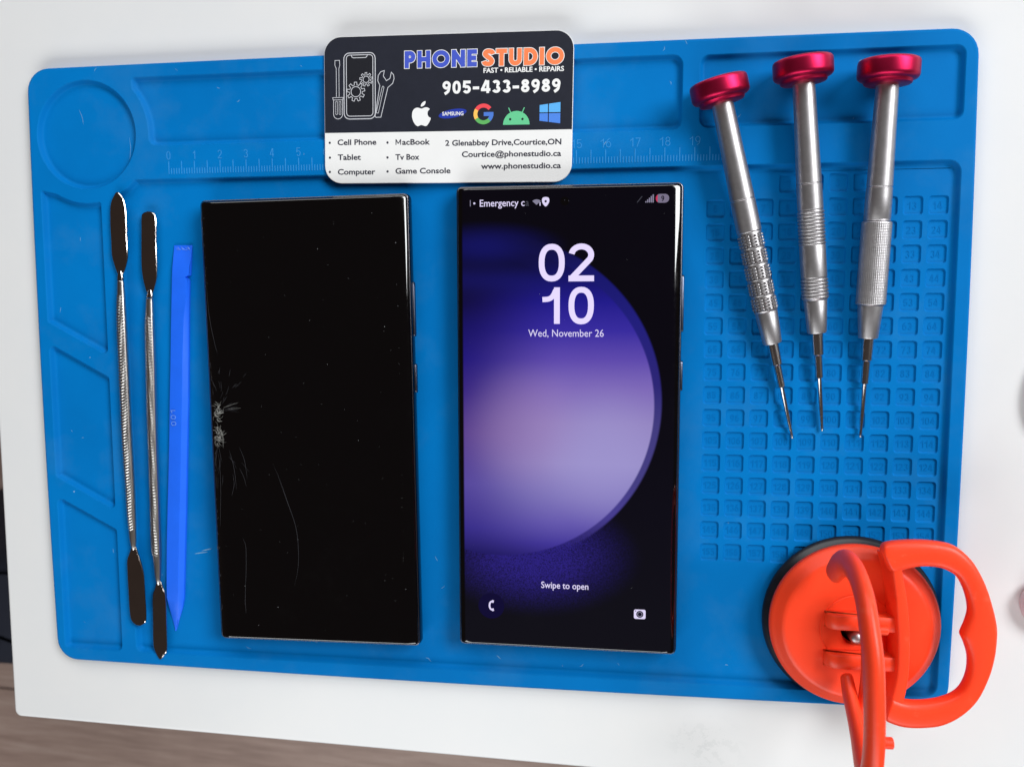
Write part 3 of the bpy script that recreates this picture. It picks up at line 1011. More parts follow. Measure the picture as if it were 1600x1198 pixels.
GZ = 8.9
ph1, _ = make_phone((-57.72, -17.38, FLR), 0.0136, 'phone with a cracked black screen that is switched off, lying left of the lit phone', 'two large phones side by side on the mat', 'glass_off')
ph2, _ = make_phone((35.60, -15.14, FLR), -0.0003, 'phone with a lit purple lock screen showing 02 10, nearest the screwdrivers', 'two large phones side by side on the mat', 'glass_on')

# cracks and dust on the dark phone
rc = random.Random(11)
UZ = GZ+0.02
def lc(px, py):               # local millimetres on the glass
    return (px, py)
strong, faint = [], []
k = 0
def wob(P, n=5, amp=0.25):
    Q = catmull(P, n)
    return [(a+rc.uniform(-amp, amp)*0.35, b+rc.uniform(-amp, amp)*0.35) for a, b in Q]
imp = [(-35.6, 5.4), (-35.4, -3.6)]
for (cx, cy) in imp:
    for i in range(60):
        a = rc.uniform(-1.9, 1.7)
        r0 = rc.uniform(0.0, 2.2)
        L = rc.uniform(0.5, 2.4)
        x0, y0 = cx+r0*math.cos(a)*0.8, cy+r0*math.sin(a)*1.5
        b = a+rc.uniform(-1.2, 1.2)
        strong.append(ribbon(wob([(x0, y0), (x0+L*.5*math.cos(b), y0+L*.5*math.sin(b)), (x0+L*math.cos(b+.5), y0+L*math.sin(b+.5))], 3, 0.15), rc.uniform(0.05, 0.15), UZ+k*0.0002, taper=True))
        k += 1
for i in range(13):       # fine fan to the right of the upper impact
    a = rc.uniform(-0.1, 0.62)
    r0 = rc.uniform(1.0, 6)
    r1 = r0+rc.uniform(2.0, 5.5)
    q = 0.75
    (strong if i % 5 == 0 else faint).append(ribbon(wob([(imp[0][0]+r0*math.cos(a), imp[0][1]+r0*math.sin(a)*q), (imp[0][0]+(r0+r1)/2*math.cos(a), imp[0][1]+(r0+r1)/2*math.sin(a)*q+0.1), (imp[0][0]+r1*math.cos(a), imp[0][1]+r1*math.sin(a)*q)], 4, 0.10), rc.uniform(0.05, 0.10), UZ+k*0.0002, taper=True))
    k += 1
for i in range(34):       # hairlines spreading from the two impacts
    up = i < 18
    c_ = imp[0] if up else imp[1]
    a = R(rc.uniform(38, 100)) if up else R(rc.uniform(-100, -48))
    r0 = rc.uniform(3, 17) if up else rc.uniform(3, 16)
    L = rc.uniform(1.5, 4.0) if up else rc.uniform(3, 9)
    turn = rc.uniform(-0.25, 0.35)*(1 if up else -1)
    x0, y0 = c_[0]+r0*math.cos(a), c_[1]+r0*math.sin(a)
    a1 = a+turn
    P_ = [(x0, y0), (x0+L*.5*math.cos(a1), y0+L*.5*math.sin(a1)), (x0+L*math.cos(a1+turn*.6), y0+L*math.sin(a1+turn*.6))]
    P_ = [(max(-36.6, x_), y_) for x_, y_ in P_]
    if abs(P_[0][0]-P_[-1][0]) + abs(P_[0][1]-P_[-1][1]) < 1: continue
    faint.append(ribbon(wob(P_, 5, 0.06), rc.uniform(0.05, 0.11), UZ+k*0.0002, taper=True))
    k += 1
strong.append(ribbon(wob([(-34.0, -1.0), (-33.2, -4.0), (-33.3, -8.6)], 6, 0.1), 0.16, UZ+k*.0002, taper=True)); k += 1
faint.append(ribbon(wob([(-35.6, -9), (-35.0, -14), (-34.9, -22), (-35.6, -34), (-35.9, -38)], 6, 0.15), 0.10, UZ+k*.0002, taper=True)); k += 1
mid = ribbon(catmull([(-14.4, -14.0), (-11.9, -20), (-9.2, -28.5), (-6.5, -37.5), (-5.8, -46.5), (-6.4, -54), (-8.0, -60)], 8), 0.13, UZ+k*.0002, taper=True); k += 1
faint.append(mid)
faint.append(ribbon(catmull([(-12.6, -18.5), (-9.8, -27), (-7.6, -33.5)], 8), 0.07, UZ+k*.0002, taper=True)); k += 1
for P in ([(-27.3, -42), (-26.2, -46), (-26.6, -56), (-27.3, -63)], [(-26.9, -60), (-27.4, -66), (-27.2, -71)], [(-37.0, 78), (-37.4, 72), (-37.3, 65)], [(-36.8, 52), (-36.2, 40), (-34.6, 30), (-33.6, 26)], 
          [(-31, -9), (-29.4, -16), (-28.8, -24)], [(-27, -8), (-25.2, -13), (-24.4, -20)]):
    faint.append(ribbon(wob(P, 6, 0.1), 0.12, UZ+k*.0002, taper=True)); k += 1
for i in range(50):       # chipped rim of the glass
    if i < 34:
        y = rc.uniform(-78, 78); x = -37.3+rc.uniform(-.2, .5)
    else:
        y = 80.4+rc.uniform(-.3, .2); x = rc.uniform(-36, 37)
    faint.append(ribbon([(x, y), (x+rc.uniform(-.4, .6), y+rc.uniform(-1.2, 1.2))], rc.uniform(.06, .16), GZ-0.5 if i < 34 else GZ-0.2)); k += 1
V, F = merge(*strong)
make('bright_cracks', V, F, 'crack', ph1, kind='stuff')
V, F = merge(*faint)
make('faint_cracks', V, F, 'crack_faint', ph1, kind='stuff')
def dust(parent, n, seed, x0, x1, y0, y1, z, smax=0.22, matname='dust'):
    rd = random.Random(seed)
    ps = []
    for i in range(n):
        x, y = rd.uniform(x0, x1), rd.uniform(y0, y1)
        r = rd.uniform(0.05, smax)*(0.5+0.5*rd.random())
        Q = [(x+r*rd.uniform(.5, 1)*math.cos(a), y+r*rd.uniform(.5, 1)*math.sin(a)) for a in [j*1.047 for j in range(6)]]
        ps.append((at_z(Q, z), [tuple(range(6))]))
    V, F = merge(*ps)
    return make('dust', V, F, matname, parent, kind='stuff')
dust(ph1, 60, 3, -34, 34, -78, 78, UZ+0.02, 0.17)
dust(ph1, 40, 8, 32.0, 34.5, -60, 75, UZ-0.05+0.02, 0.16)
dust(ph2, 14, 5, -34, 34, -78, 78, UZ+0.02, 0.12)

# lock screen of the lit phone
def ui(name, VF, mat_, label=None):
    V, F = VF
    return make(name, V, F, mat_, ph2, label=label)
Z1 = GZ+0.02
ui('clock_digits', drawn('02', -9.75, 9.15, 48.9, 12.75, 0.155, Z1, gap=0.10, widths={'0': 0.69, '2': 0.67}), 'ui_white')
one = merge(ribbon([(-4.45+1.0, 34.45), (-3.45, 46.9)], 2.0, Z1), ribbon(catmull([(-8.45, 42.75), (-6.3, 42.95), (-4.9, 43.9), (-3.85, 46.0)], 5), 1.75, Z1+0.003))
ui('clock_digits', merge(one, drawn('0', 0.55, 9.15, 34.3, 12.75, 0.155, Z1, widths={'0': 0.69})), 'ui_white')
ui('date_lettering', typed('Wed, November 26', -13.35, 12.6, 30.05, 2.5, Z1, 0.0), 'ui_text')
ui('swipe_lettering', typed('Swipe to open', -8.75, 7.95, -58.9, 2.35, Z1, 0.010), 'ui_text')
ui('status_lettering', typed('Emergency c', -30.1, -14.6, 74.55, 2.35, Z1, 0.009), 'ui_text')
ui('status_lettering', typed('a', -14.3, -13.1, 74.55, 2.35, Z1, 0.010), 'ui_faint')
ui('status_dot', tess([arc(-32.0, 75.7, 0.36, 0, 360, 12)[:-1]], Z1), 'ui_text')
ui('status_bar', ribbon([(-33.4, 74.7), (-33.4, 76.8)], 0.25, Z1), 'ui_dim')
wf = [(-10.5, 74.8)] + arc(-10.5, 74.5, 2.15, 48, 132, 10)
ui('wifi_icon', tess([wf], Z1), 'ui_dim')
ui('wifi_icon', ribbon([(-9.3, 74.5), (-9.3, 75.7)], 0.3, Z1+0.004), 'ui_text')
sh = catmull([(-7.4, 77.4), (-6.3, 77.0), (-6.25, 75.6), (-7.4, 74.2), (-8.55, 75.6), (-8.5, 77.0)], 4, True)
ui('shield_icon', tess([list(reversed(sh))], Z1), 'ui_text')
ui('shield_icon', tess([arc(-7.4, 75.95, 0.42, 0, 360, 10)[:-1]], Z1+0.01), 'ui_dark')
ui('signal_icon', merge(*[ribbon([(26.25+i*0.6, 74.9), (26.25+i*0.6, 75.35+i*0.55)], 0.42, Z1) for i in range(5)]), 'ui_dim')
ui('slash_icon', ribbon([(23.4, 75.0), (25.0, 77.0)], 0.26, Z1), 'ui_faint')
ui('battery_icon', tess([rr(29.5, 33.9, 74.75, 77.65, 1.4, 8)], Z1), 'ui_pill')
bl = [p for p in rr(29.5, 33.9, 74.75, 77.65, 1.4, 8) if p[0] < 30.35]
ui('battery_icon', tess([sorted(bl, key=lambda p: math.atan2(p[1]-76.2, p[0]-30.2))], Z1+0.008), 'ui_red')
ui('battery_lettering', typed('9', 31.3, 32.3, 75.3, 1.75, Z1+0.012, 0.018), 'ui_dark')
ui('phone_button', tess([arc(-26.7, -66.3, 4.7, 0, 360, 36)[:-1]], Z1-0.01), 'ui_btn')
ui('handset_icon', ribbon(catmull([(-26.0, -64.5), (-27.0, -65.0), (-27.35, -66.2), (-27.0, -67.4), (-26.0, -67.9)], 6), 0.62, Z1), 'ui_text')
ui('handset_icon', merge(ribbon([(-26.5, -64.6), (-25.8, -64.75)], 0.95, Z1+.003), ribbon([(-26.5, -67.8), (-25.8, -67.65)], 0.95, Z1+.003)), 'ui_text')
ui('camera_icon', tess([rr(23.9, 27.95, -68.6, -65.2, 0.6, 4)], Z1), 'ui_text')
ui('camera_icon', tess([arc(25.95, -66.9, 1.25, 0, 360, 20)[:-1]], Z1+0.01), 'ui_dark')
ui('camera_icon', ribbon(ring_pts(25.95, -66.9, 0.78, 0.78, 20), 0.26, Z1+0.02, True), 'ui_dim')
ui('camera_icon', tess([arc(24.5, -65.75, 0.22, 0, 360, 8)[:-1]], Z1+0.01), 'ui_dark')
ui('front_camera', merge(tess([arc(-0.9, 75.9, 1.5, 0, 360, 24)[:-1]], Z1-0.01)), 'glass_off')
ui('front_camera', merge(ribbon([(-1.0, 76.4), (-0.9, 76.1)], 0.2, Z1), ribbon([(0.3, 76.2), (0.5, 75.8)], 0.16, Z1)), 'ui_faint')

# ------------------------------------------------------------------ metal spudgers
def blade(P, z, thick, tips=None):
    """thin ground blade from an outline; z may vary along y"""
    Pn = list(P)
    a = sum(Pn[i-1][0]*Pn[i][1]-Pn[i][0]*Pn[i-1][1] for i in range(len(Pn)))
    if a < 0: Pn.reverse()
    Q = catmull(Pn, 4, True)
    zf = z if callable(z) else (lambda y: z)
    def L(d, dz):
        return [(x, y, zf(y)+dz) for x, y in offset(Q, d)]
    return loops([L(0.15, -thick), L(0, -thick*0.6), L(0.05, -0.2), L(0.30, 0.0)], True, True)

def handle(st, zf, vert=0.8, n=28, knurl=True, step=0.22, helix=1.0, ya=None, yb=None, side=-1):
    """st: stations (x, y, halfwidth) from top to bottom"""
    st = sorted(st, key=lambda s: -s[1])
    y0, y1 = st[0][1], st[-1][1]
    N = int(abs(y0-y1)/step)
    rows = []
    cm = catmull(st, 20)
    cm = sorted(cm, key=lambda s: -s[1])
    j = 0
    for i in range(N+1):
        y = y0+(y1-y0)*i/N
        while j < len(cm)-2 and cm[j+1][1] > y: j += 1
        a, b = cm[j], cm[j+1]
        t = 0 if abs(a[1]-b[1]) < 1e-9 else (a[1]-y)/(a[1]-b[1])
        x = a[0]+(b[0]-a[0])*t
        r = a[2]+(b[2]-a[2])*t
        row = []
        for k in range(n):
            th = 2*math.pi*k/n
            c, s = math.cos(th), math.sin(th)
            # six-sided bar with eased corners
            ph = (th+math.pi/6) % (math.pi/3)-math.pi/6
            rr_ = 0.55*1.0+0.45*(math.cos(math.pi/6)/math.cos(ph))*1.08
            d = 0.0
            if knurl and c < 0.55 and s > -0.6 and (ya is None or y < ya) and (yb is None or y > yb):
                q = helix*y*5.6
                d = 0.16*(math.sin(q+th*5.0)) + 0.04*math.sin(q*0.93-th*5)
            row.append((x+c*(r*rr_+d), y, zf(y)+s*(r*vert*rr_+d)))
        rows.append(row)
    V, F = loops(rows, True, True)
    return V, F

sp1 = empty('metal_spudger', (-132.3, -15.0, 5.5), label='steel double-ended spudger with pointed upper blade, the leftmost tool on the mat', cat='spudger', group='steel spudgers on the left of the mat')
sp2 = empty('metal_spudger', (-122.7, -25.0, 3.8), label='steel double-ended spudger between the leftmost spudger and the blue plastic pry stick', cat='spudger', group='steel spudgers on the left of the mat')
def rel(V, e):
    ox, oy, oz = e.location/MM
    return [(a-ox, b-oy, c-oz) for a, b, c in V]

zf1 = lambda y: 5.55
st1 = [(-132.1, 35.2, 1.22), (-132.0, 34.5, 1.3), (-132.3, 20.6, 1.95), (-132.3, 7.9, 2.0), (-132.3, -4.9, 2.05), (-132.3, -26.4, 2.05), (-132.0, -39.4, 1.93), (-131.9, -52.6, 1.78), (-131.75, -62, 1.4), (-131.65, -66.2, 1.0), (-131.5, -68.5, 0.2)]
V, F = handle(st1, zf1, ya=30, yb=-60)
make('handle', rel(V, sp1), F, 'knurl_steel', sp1, smooth=True, angle=75)
V, F = handle([(-131.95, 40.6, 0.2), (-131.98, 38.8, 0.75), (-132.0, 37.0, 1.2), (-132.05, 35.3, 1.3)], zf1, knurl=False)
make('neck', rel(V, sp1), F, 'steel', sp1, smooth=True, angle=75)
top1 = [(-131.76, 67.97), (-133.5, 66.0), (-134.75, 62.8), (-135.15, 56), (-135.1, 50), (-135.06, 44.52), (-133.78, 39.6), (-132.9, 37.6), (-131.3, 37.6), (-130.3, 38.6), (-129.19, 41.61), (-128.53, 45.16), (-128.55, 51.54), (-128.41, 58), (-128.6, 62.5), (-129.6, 66.0)]
V, F = blade(top1, 5.95, 0.8)
make('blade', rel(V, sp1), F, 'steel', sp1, smooth=True, angle=28)
bot1 = [(-132.2, -66.0), (-133.3, -68.6), (-134.52, -71.8), (-134.68, -76), (-134.6, -84), (-134.46, -92.36), (-133.75, -96.1), (-131.24, -97.86), (-128.6, -96.9), (-127.6, -94.6), (-127.66, -85.9), (-127.7, -78), (-128.44, -73.6), (-129.6, -69.6), (-130.8, -66.0)]
V, F = blade(bot1, 5.95, 0.8)
make('blade', rel(V, sp1), F, 'steel', sp1, smooth=True, angle=28)

zf2 = lambda y: 3.75 + (0.9*((-y-70)/40.0) if y < -70 else 0)
st2 = [(-121.7, 28.6, 1.35), (-121.8, 27, 1.42), (-122.2, 16.3, 1.85), (-122.35, 3.7, 1.95), (-122.7, -13.4, 1.97), (-122.9, -30.7, 1.9), (-123.05, -48.1, 1.95), (-123.3, -65.7, 1.97), (-123.1, -72.0, 1.55), (-123.0, -79.2, 1.05), (-122.9, -82, 0.2)]
V, F = handle(st2, zf2, ya=22, yb=-70, helix=-1.0)
make('handle', rel(V, sp2), F, 'knurl_steel', sp2, smooth=True, angle=75)
V, F = handle([(-121.3, 33.4, 0.2), (-121.4, 31.6, 0.8), (-121.5, 30.2, 1.25), (-121.65, 28.9, 1.42)], zf2, knurl=False)
make('neck', rel(V, sp2), F, 'steel', sp2, smooth=True, angle=75)
top2 = [(-120.7, 60.85), (-122.4, 60.5), (-123.55, 59.2), (-123.9, 54), (-124.2, 48), (-124.45, 40.91), (-124.09, 36.0), (-122.9, 31.0), (-121.9, 30.0), (-120.6, 30.3), (-119.6, 32.4), (-118.38, 36.58), (-118.1, 42), (-118.02, 50), (-117.75, 58.3), (-118.9, 60.4)]
V, F = blade(top2, 4.15, 0.8)
make('blade', rel(V, sp2), F, 'steel', sp2, smooth=True, angle=28)
bot2 = [(-123.5, -80.2), (-124.4, -83), (-125.54, -86.3), (-125.8, -95), (-126.04, -104.5), (-125.45, -107.94), (-123.39, -111.5), (-121.4, -109.6), (-120.2, -107.0), (-120.1, -97), (-120.11, -86.4), (-121.0, -83), (-122.0, -80.2)]
V, F = blade(bot2, lambda y: 4.2+0.55*max(0, (-y-80)/31.0), 0.7)
make('blade', rel(V, sp2), F, 'steel', sp2, smooth=True, angle=28)

# ------------------------------------------------------------------ blue plastic pry stick
pr = empty('pry_stick', (-112.0, -20.0, FLR), label='bright blue plastic pry stick stamped 001 with a nicked flat end and pointed tip', cat='pry tool')
stn = [(48.3, -112.0, -104.75), (47.4, -112.05, -104.8), (44.5, -112.2, -104.95), (40, -112.5, -105.3), (37.2, -112.7, -105.55), (36.5, -112.8, -107.1), (35.6, -112.85, -106.1), (34.5, -112.9, -106.0), (30, -113.2, -106.25), (20.6, -113.8, -106.8), (5, -114.7, -107.5), (-9.2, -115.6, -108.15), (-26, -116.55, -109.25),
       (-40, -117.5, -110.1), (-52, -118.35, -110.8), (-65.7, -119.25, -111.75), (-78, -119.85, -112.55), (-86.8, -120.2, -113.15), (-91, -119.5, -114.1), (-96, -118.5, -115.9), (-99.6, -117.8, -117.0), (-100.4, -117.5, -117.4)]
rowsP = []
for y, xl_, xr2 in stn:
    if y > 36:
        rg = xr2-0.25
    else:
        rg = xl_+(xr2-xl_)*max(0.70, min(0.93, 0.70+(y-15)/95.0)) if y > 15 else xl_+(xr2-xl_)*0.70
    e = 1.0 if y > -87 else max(0.25, (y+101)/14.0)
    hL, hR, hG = 3.0*e, 2.0*e, 4.6*e
    if y > 40:
        f = max(0.15, (48.6-y)/8.6)
        hL, hG, hR = 0.6+2.6*f, 0.6+3.4*f, 0.6+1.9*f
    z0 = FLR+0.05
    hb = lambda v: FLR+v*0.5
    rowsP.append([(xl_, y, z0), (xr2, y, z0), (xr2+0.0, y, hb(hR)*1.0), (xr2-0.15, y, hb(hR)+0.25*e), (rg+0.35, y, hb(hG)+0.02), (rg-0.35, y, hb(hG)+0.02), (xl_+0.3, y, hb(hL)+0.12*e), (xl_, y, hb(hL)-0.15*e)])
V, F = loops(rowsP, True, True)
make('stick_body', rel(V, pr), F, 'pry', pr, smooth=True, angle=24)
Vn, Fn = drawn('001', -3.0, 3.0, -0.95, 2.0, 0.13, 0.0, gap=0.25)
Vn, Fn = emboss((Vn, Fn), 0.1)
ang = R(92)
Vn = [(a*math.cos(ang)-b*math.sin(ang), a*math.sin(ang)+b*math.cos(ang), c) for a, b, c in Vn]
make('stamped_number', [(a-113.9+112.0, b-16.4+20.0, c+2.08-0.0+0.10) for a, b, c in Vn], Fn, 'pry_worn', pr)

rs = random.Random(9)
sc_ = []
for i in range(9):
    x = rs.uniform(-111.6, -105.6)
    L = rs.uniform(0.8, 2.2)
    sc_.append(ribbon(catmull([(x, 47.9-rs.uniform(0, .4)), (x+L*.4, 47.4-rs.uniform(0, .7)), (x+L, 46.9-rs.uniform(0, 1.2))], 3), rs.uniform(.12, .3), 2.90+i*.002, taper=True))
V, F = merge(*sc_)
make('scuffs', rel(V, pr), F, 'pry_worn', pr, kind='stuff')

# ------------------------------------------------------------------ screwdrivers
def lathe(prof, n=40, rf=None):
    """prof: (s, r) along +X; rf(s, theta) adds radial relief"""
    rows = []
    for s, r in prof:
        row = []
        for k in range(n):
            th = 2*math.pi*k/n
            q = r+(rf(s, th) if rf else 0)
            row.append((s, q*math.cos(th), q*math.sin(th)))
        rows.append(row)
    V, F = loops(rows, True, True)
    return V, [tuple(reversed(f)) for f in F]

def dense(s0, s1, r0, r1, step=0.25):
    n = max(1, int((s1-s0)/step))
    return [(s0+(s1-s0)*i/n, r0+(r1-r0)*i/n) for i in range(n+1)]

def make_driver(tip, head, kind, label):
    v = Vector(head)-Vector(tip)
    t = empty('screwdriver', tip, 0, label, 'screwdriver', 'precision screwdrivers with magenta caps')
    t.rotation_euler = v.to_track_quat('X', 'Z').to_euler()
    # bit: tip, thin shaft, steps
    def tipf(s, th):
        return 0.06*math.cos(4*th) if s < 2.2 else 0.0
    V, F = lathe([(0, 0.20), (0.15, 0.32), (1.0, 0.44), (2.0, 0.46), (2.6, 0.44), (3.4, 0.50), (8, 0.66), (18.6, 0.74), (18.7, 0.80)], 24, tipf)
    make('bit', V, F, 'bit_steel', t, smooth=True, angle=35)
    V, F = lathe([(18.5, 0.9), (18.7, 1.18), (26.2, 1.28), (26.5, 1.5), (26.6, 1.78), (33.9, 1.92), (34.2, 1.92)], 28)
    make('bit_holder', V, F, 'bit_steel', t, smooth=True, angle=35)
    V, F = lathe([(33.9, 2.7), (34.0, 2.95), (34.4, 3.12), (44.8, 3.72 if kind != 'diamond' else 3.95), (45.2, 3.55)], 44)
    make('collar', V, F, 'satin', t, smooth=True, angle=35)
    if kind == 'stud':
        pr_ = [(45.0, 3.7)]
        n0, s = 5, 45.2
        L = 5.35
        boxes = []
        for b in range(n0):
            pr_ += [(s+0.05, 3.86), (s+0.4, 3.94), (s+0.6, 3.5), (s+L-0.5, 3.5), (s+L-0.4, 3.94), (s+L-0.05, 3.86)]
            for r_ in range(4):
                sa = s+0.72+r_*1.04
                for q in range(18):
                    th = 2*math.pi*(q+0.5)/18
                    for_rows = []
                    for rad, hs, ht in ((3.3, 0.36, 0.42), (4.10, 0.33, 0.38), (4.20, 0.20, 0.24)):
                        loop_ = []
                        for ds, dt in ((-hs, -ht), (hs, -ht), (hs, ht), (-hs, ht)):
                            tt = th+dt/3.95
                            loop_.append((sa+0.4+ds, rad*math.cos(tt), rad*math.sin(tt)))
                        for_rows.append(loop_)
                    boxes.append(loops(for_rows, True))
            s += L
        pr_ += [(s+0.3, 3.8), (s+0.5, 4.0)]
        V, F = lathe(pr_, 64)
        Vs, Fs = merge(*boxes)
        make('grip_studs', Vs, Fs, 'satin', t, kind='stuff')
    elif kind == 'ribs':
        pr_ = [(45.0, 3.75), (45.3, 3.95)]
        def grooves(a, b, n, r):
            o = []
            L = (b-a)/n
            for i in range(n):
                s = a+i*L
                o += [(s, r), (s+0.12*L, r+0.26), (s+0.5*L, r+0.30), (s+0.62*L, r+0.24), (s+0.72*L, r-0.08), (s+0.92*L, r-0.10)]
            return o
        pr_ += grooves(45.6, 52.4, 6, 4.05) + [(52.6, 4.1), (52.8, 4.14), (63.0, 4.14), (63.2, 4.06)] + grooves(63.3, 74.6, 10, 4.0) + [(74.8, 3.95)]
        V, F = lathe(pr_, 64)
    else:
        pr_ = [(45.0, 4.2), (45.3, 4.55)] + dense(45.5, 71.8, 4.62, 4.62, 0.16) + [(72.0, 4.5), (72.3, 4.2)]
        def rf(sx, th):
            if sx < 45.45 or sx > 71.85: return 0.0
            a = math.sin(24*th+sx*6.2)
            b_ = math.sin(24*th-sx*6.2)
            return 0.13*(a*b_)
        V, F = lathe(pr_, 168, rf)
    make('grip', V, F, 'satin', t, smooth=True, angle=60)
    s_end = {'stud': 72.3, 'ribs': 74.7, 'diamond': 72.2}[kind]
    sh = [(s_end, 3.9), (s_end+0.2, 4.05)]
    if kind == 'diamond':
        sh += [(72.6, 4.12), (72.8, 4.0), (72.9, 4.0), (73.1, 4.12), (80, 4.05)]
    sh += [(82.8, 4.02), (83.0, 3.86), (83.25, 3.86), (83.4, 3.98), (100, 3.66), (116.8, 3.42)]
    V, F = lathe(sh, 48)
    make('shaft', V, F, 'satin', t, smooth=True, angle=35)
    V, F = lathe([(114.6, 3.2), (114.7, 5.2), (114.9, 6.8), (115.2, 7.2), (115.8, 7.35), (116.1, 7.5), (116.4, 8.5), (116.8, 9.0), (117.3, 9.28), (117.9, 9.35), (121.2, 9.35), (121.9, 9.22), (122.3, 8.9), (122.5, 8.4), (122.3, 7.9), (121.9, 3.0), (121.8, 0.3)], 72)
    make('swivel_cap', V, F, 'magenta', t, smooth=True, angle=38)
    return t

def zline(s):      # height of the tool's axis at distance s from the tip
    return 3.15+0.0695*s
def driver_ends(tip, jn):
    a, b = Vector((*tip, zline(0))), Vector((*jn, zline(116.2)))
    return a, b
a, b = driver_ends((113.0, -20.3), (85.85, 92.55))
make_driver(a, b, 'stud', 'silver screwdriver with studded grip bands, tilted furthest, nearest the lit phone')
a, b = driver_ends((122.75, -17.5), (111.5, 98.2))
make_driver(a, b, 'ribs', 'silver screwdriver with fine ring grooves on its grip, middle one of three')
a, b = driver_ends((135.3, -19.4), (137.4, 96.4))
make_driver(a, b, 'diamond', 'silver screwdriver with diamond knurled grip, nearest the right edge of the mat')

# ------------------------------------------------------------------ suction lifter
sc = empty('suction_lifter', (133.7, -83.0, RIM), label='orange-red suction cup lifter with two handles and black rubber base, by the lit phone', cat='suction cup')
def lathez(prof, n=96, cx=0, cy=0):
    rows = []
    for r, z in prof:
        rows.append([(cx+r*math.cos(2*math.pi*k/n), cy+r*math.sin(2*math.pi*k/n), z) for k in range(n)])
    return loops(rows, True, True)
V, F = lathez([(28.0, 0.05), (29.4, 0.08), (29.7, 0.4), (29.5, 0.9), (28.6, 1.7), (27.4, 2.6), (26.8, 3.4)])
make('rubber_pad', V, F, 'rubber', sc, smooth=True, angle=70)
V, F = lathez([(26.4, 3.3), (27.6, 3.4), (27.95, 3.8), (28.0, 5.4), (27.7, 6.0), (27.0, 6.5), (25.6, 7.6), (24.6, 8.6), (23.9, 9.1), (22.8, 9.35), (20, 9.5), (12.4, 9.8), (12.2, 9.62), (11.9, 9.62), (11.7, 9.85), (5.6, 9.9), (5.4, 9.7), (5.2, 7.5), (1, 7.2)])
make('cup_body', V, F, 'orange', sc, smooth=True, angle=28)
V, F = lathez([(5.1, 7.62), (4.0, 7.62), (0.5, 7.6)], 40)
make('hub_recess', V, F, 'dark_hole', sc)
# metal pin standing in the hub
V, F = lathez([(2.3, 7.7), (2.3, 11.4), (2.1, 12.2), (1.5, 12.8), (0.6, 13.1), (0.1, 13.15)], 32, -0.7, -1.9)
make('hinge_pin', V, F, 'satin', sc, smooth=True, angle=50)

# handle lying open to the right (drawn in cup millimetres; origin at the hub)
OX, OY = 133.7, -83.0
pairs = [((138.6, -52.6), (142.3, -60.8)), ((139.4, -51.4), (143.6, -60.7)), ((143.1, -50.5), (146.0, -59.6)), ((150.9, -50.0), (150.5, -58.5)), ((158.7, -50.75), (155.5, -58.5)), ((162.7, -52.7), (159.2, -59.7)), ((166.7, -56.8), (162.3, -62.0)),
         ((170.5, -63.8), (164.7, -66.6)), ((173.2, -71.7), (165.95, -72.2)), ((174.4, -76.5), (165.2, -76.4)), ((174.75, -79), (164.2, -79.3)), ((174.8, -81.2), (164.0, -80.9)), ((174.7, -84), (165.2, -83.5)), ((174.3, -88), (166.55, -88)), ((172.9, -94.15), (166.5, -93.6)),
         ((169.8, -101.9), (164.9, -98.3)), ((165.1, -107.6), (162.2, -101)), ((159.4, -111.3), (158, -102.8)), ((153.5, -112.6), (153, -103.8)), ((147.5, -112.75), (148.1, -103.9)), ((142.6, -111.4), (145.0, -103.0)), ((141.6, -110.4), (143.9, -102.6))]
flat = [a+b for a, b in pairs]
flat = catmull(flat, 4)
ZH = 19.0-RIM
rows = []
for i, (ox, oy, ix, iy) in enumerate(flat):
    mx_, my_ = (ox+ix)/2-OX, (oy+iy)/2-OY
    hx_, hy_ = (ox-ix)/2, (oy-iy)/2
    row = []
    for k in range(20):
        th = 2*math.pi*k/20
        c, s = math.cos(th), math.sin(th)
        c = math.copysign(abs(c)**0.58, c)
        s = math.copysign(abs(s)**0.66, s)
        row.append((mx_+hx_*c, my_+hy_*c, ZH+2.9*s))
    rows.append(row)
def round_ends(rows):
    def shrink(row, f, d):
        c = Vector((sum(p[0] for p in row)/len(row), sum(p[1] for p in row)/len(row), sum(p[2] for p in row)/len(row)))
        return [tuple(c+d+(Vector(p)-c)*f) for p in row]
    c0_ = sum((Vector(p) for p in rows[0]), Vector())/len(rows[0])
    c1_ = sum((Vector(p) for p in rows[1]), Vector())/len(rows[1])
    d = (c0_-c1_).normalized()
    e0_ = sum((Vector(p) for p in rows[-1]), Vector())/len(rows[-1])
    e1_ = sum((Vector(p) for p in rows[-2]), Vector())/len(rows[-2])
    e = (e0_-e1_).normalized()
    return [shrink(rows[0], 0.62, d*0.9), shrink(rows[0], 0.88, d*0.5)] + rows + [shrink(rows[-1], 0.88, e*0.5), shrink(rows[-1], 0.62, e*0.9)]
V, F = loops(round_ends(rows), True, True)
spine = [(141.0, 144.2, -55.5), (142.2, 145.0, -60.6), (143.3, 146.4, -68), (144.2, 147.5, -75.4), (144.8, 148.1, -84), (144.9, 148.2, -93.6), (144.2, 147.7, -99.5), (143.3, 146.9, -104), (142.6, 146.2, -108)]
rows2 = []
for xa, xb, y in catmull(spine, 4):
    xa -= 0.5
    xa -= OX; xb -= OX; yy = y-OY
    z0, z1 = 8.5, 17.2
    sh_ = -1.4
    rows2.append([(xa+sh_+0.4, yy, z0), (xb+sh_-0.4, yy, z0), (xb+sh_*.9, yy, z0+.4), (xb, yy, z1-0.7), (xb-0.25, yy, z1-0.2), (xb-0.8, yy, z1), (xa+0.8, yy, z1), (xa+0.25, yy, z1-0.2), (xa, yy, z1-0.7), (xa+sh_, yy, z0+.4)])
V2, F2 = loops(rows2, True, True)
F2 = [tuple(reversed(f)) for f in F2]
h_r = make('handle', V, F, 'orange', sc, smooth=True, angle=60, label='open handle lying out to the right with a pointed finger grip')
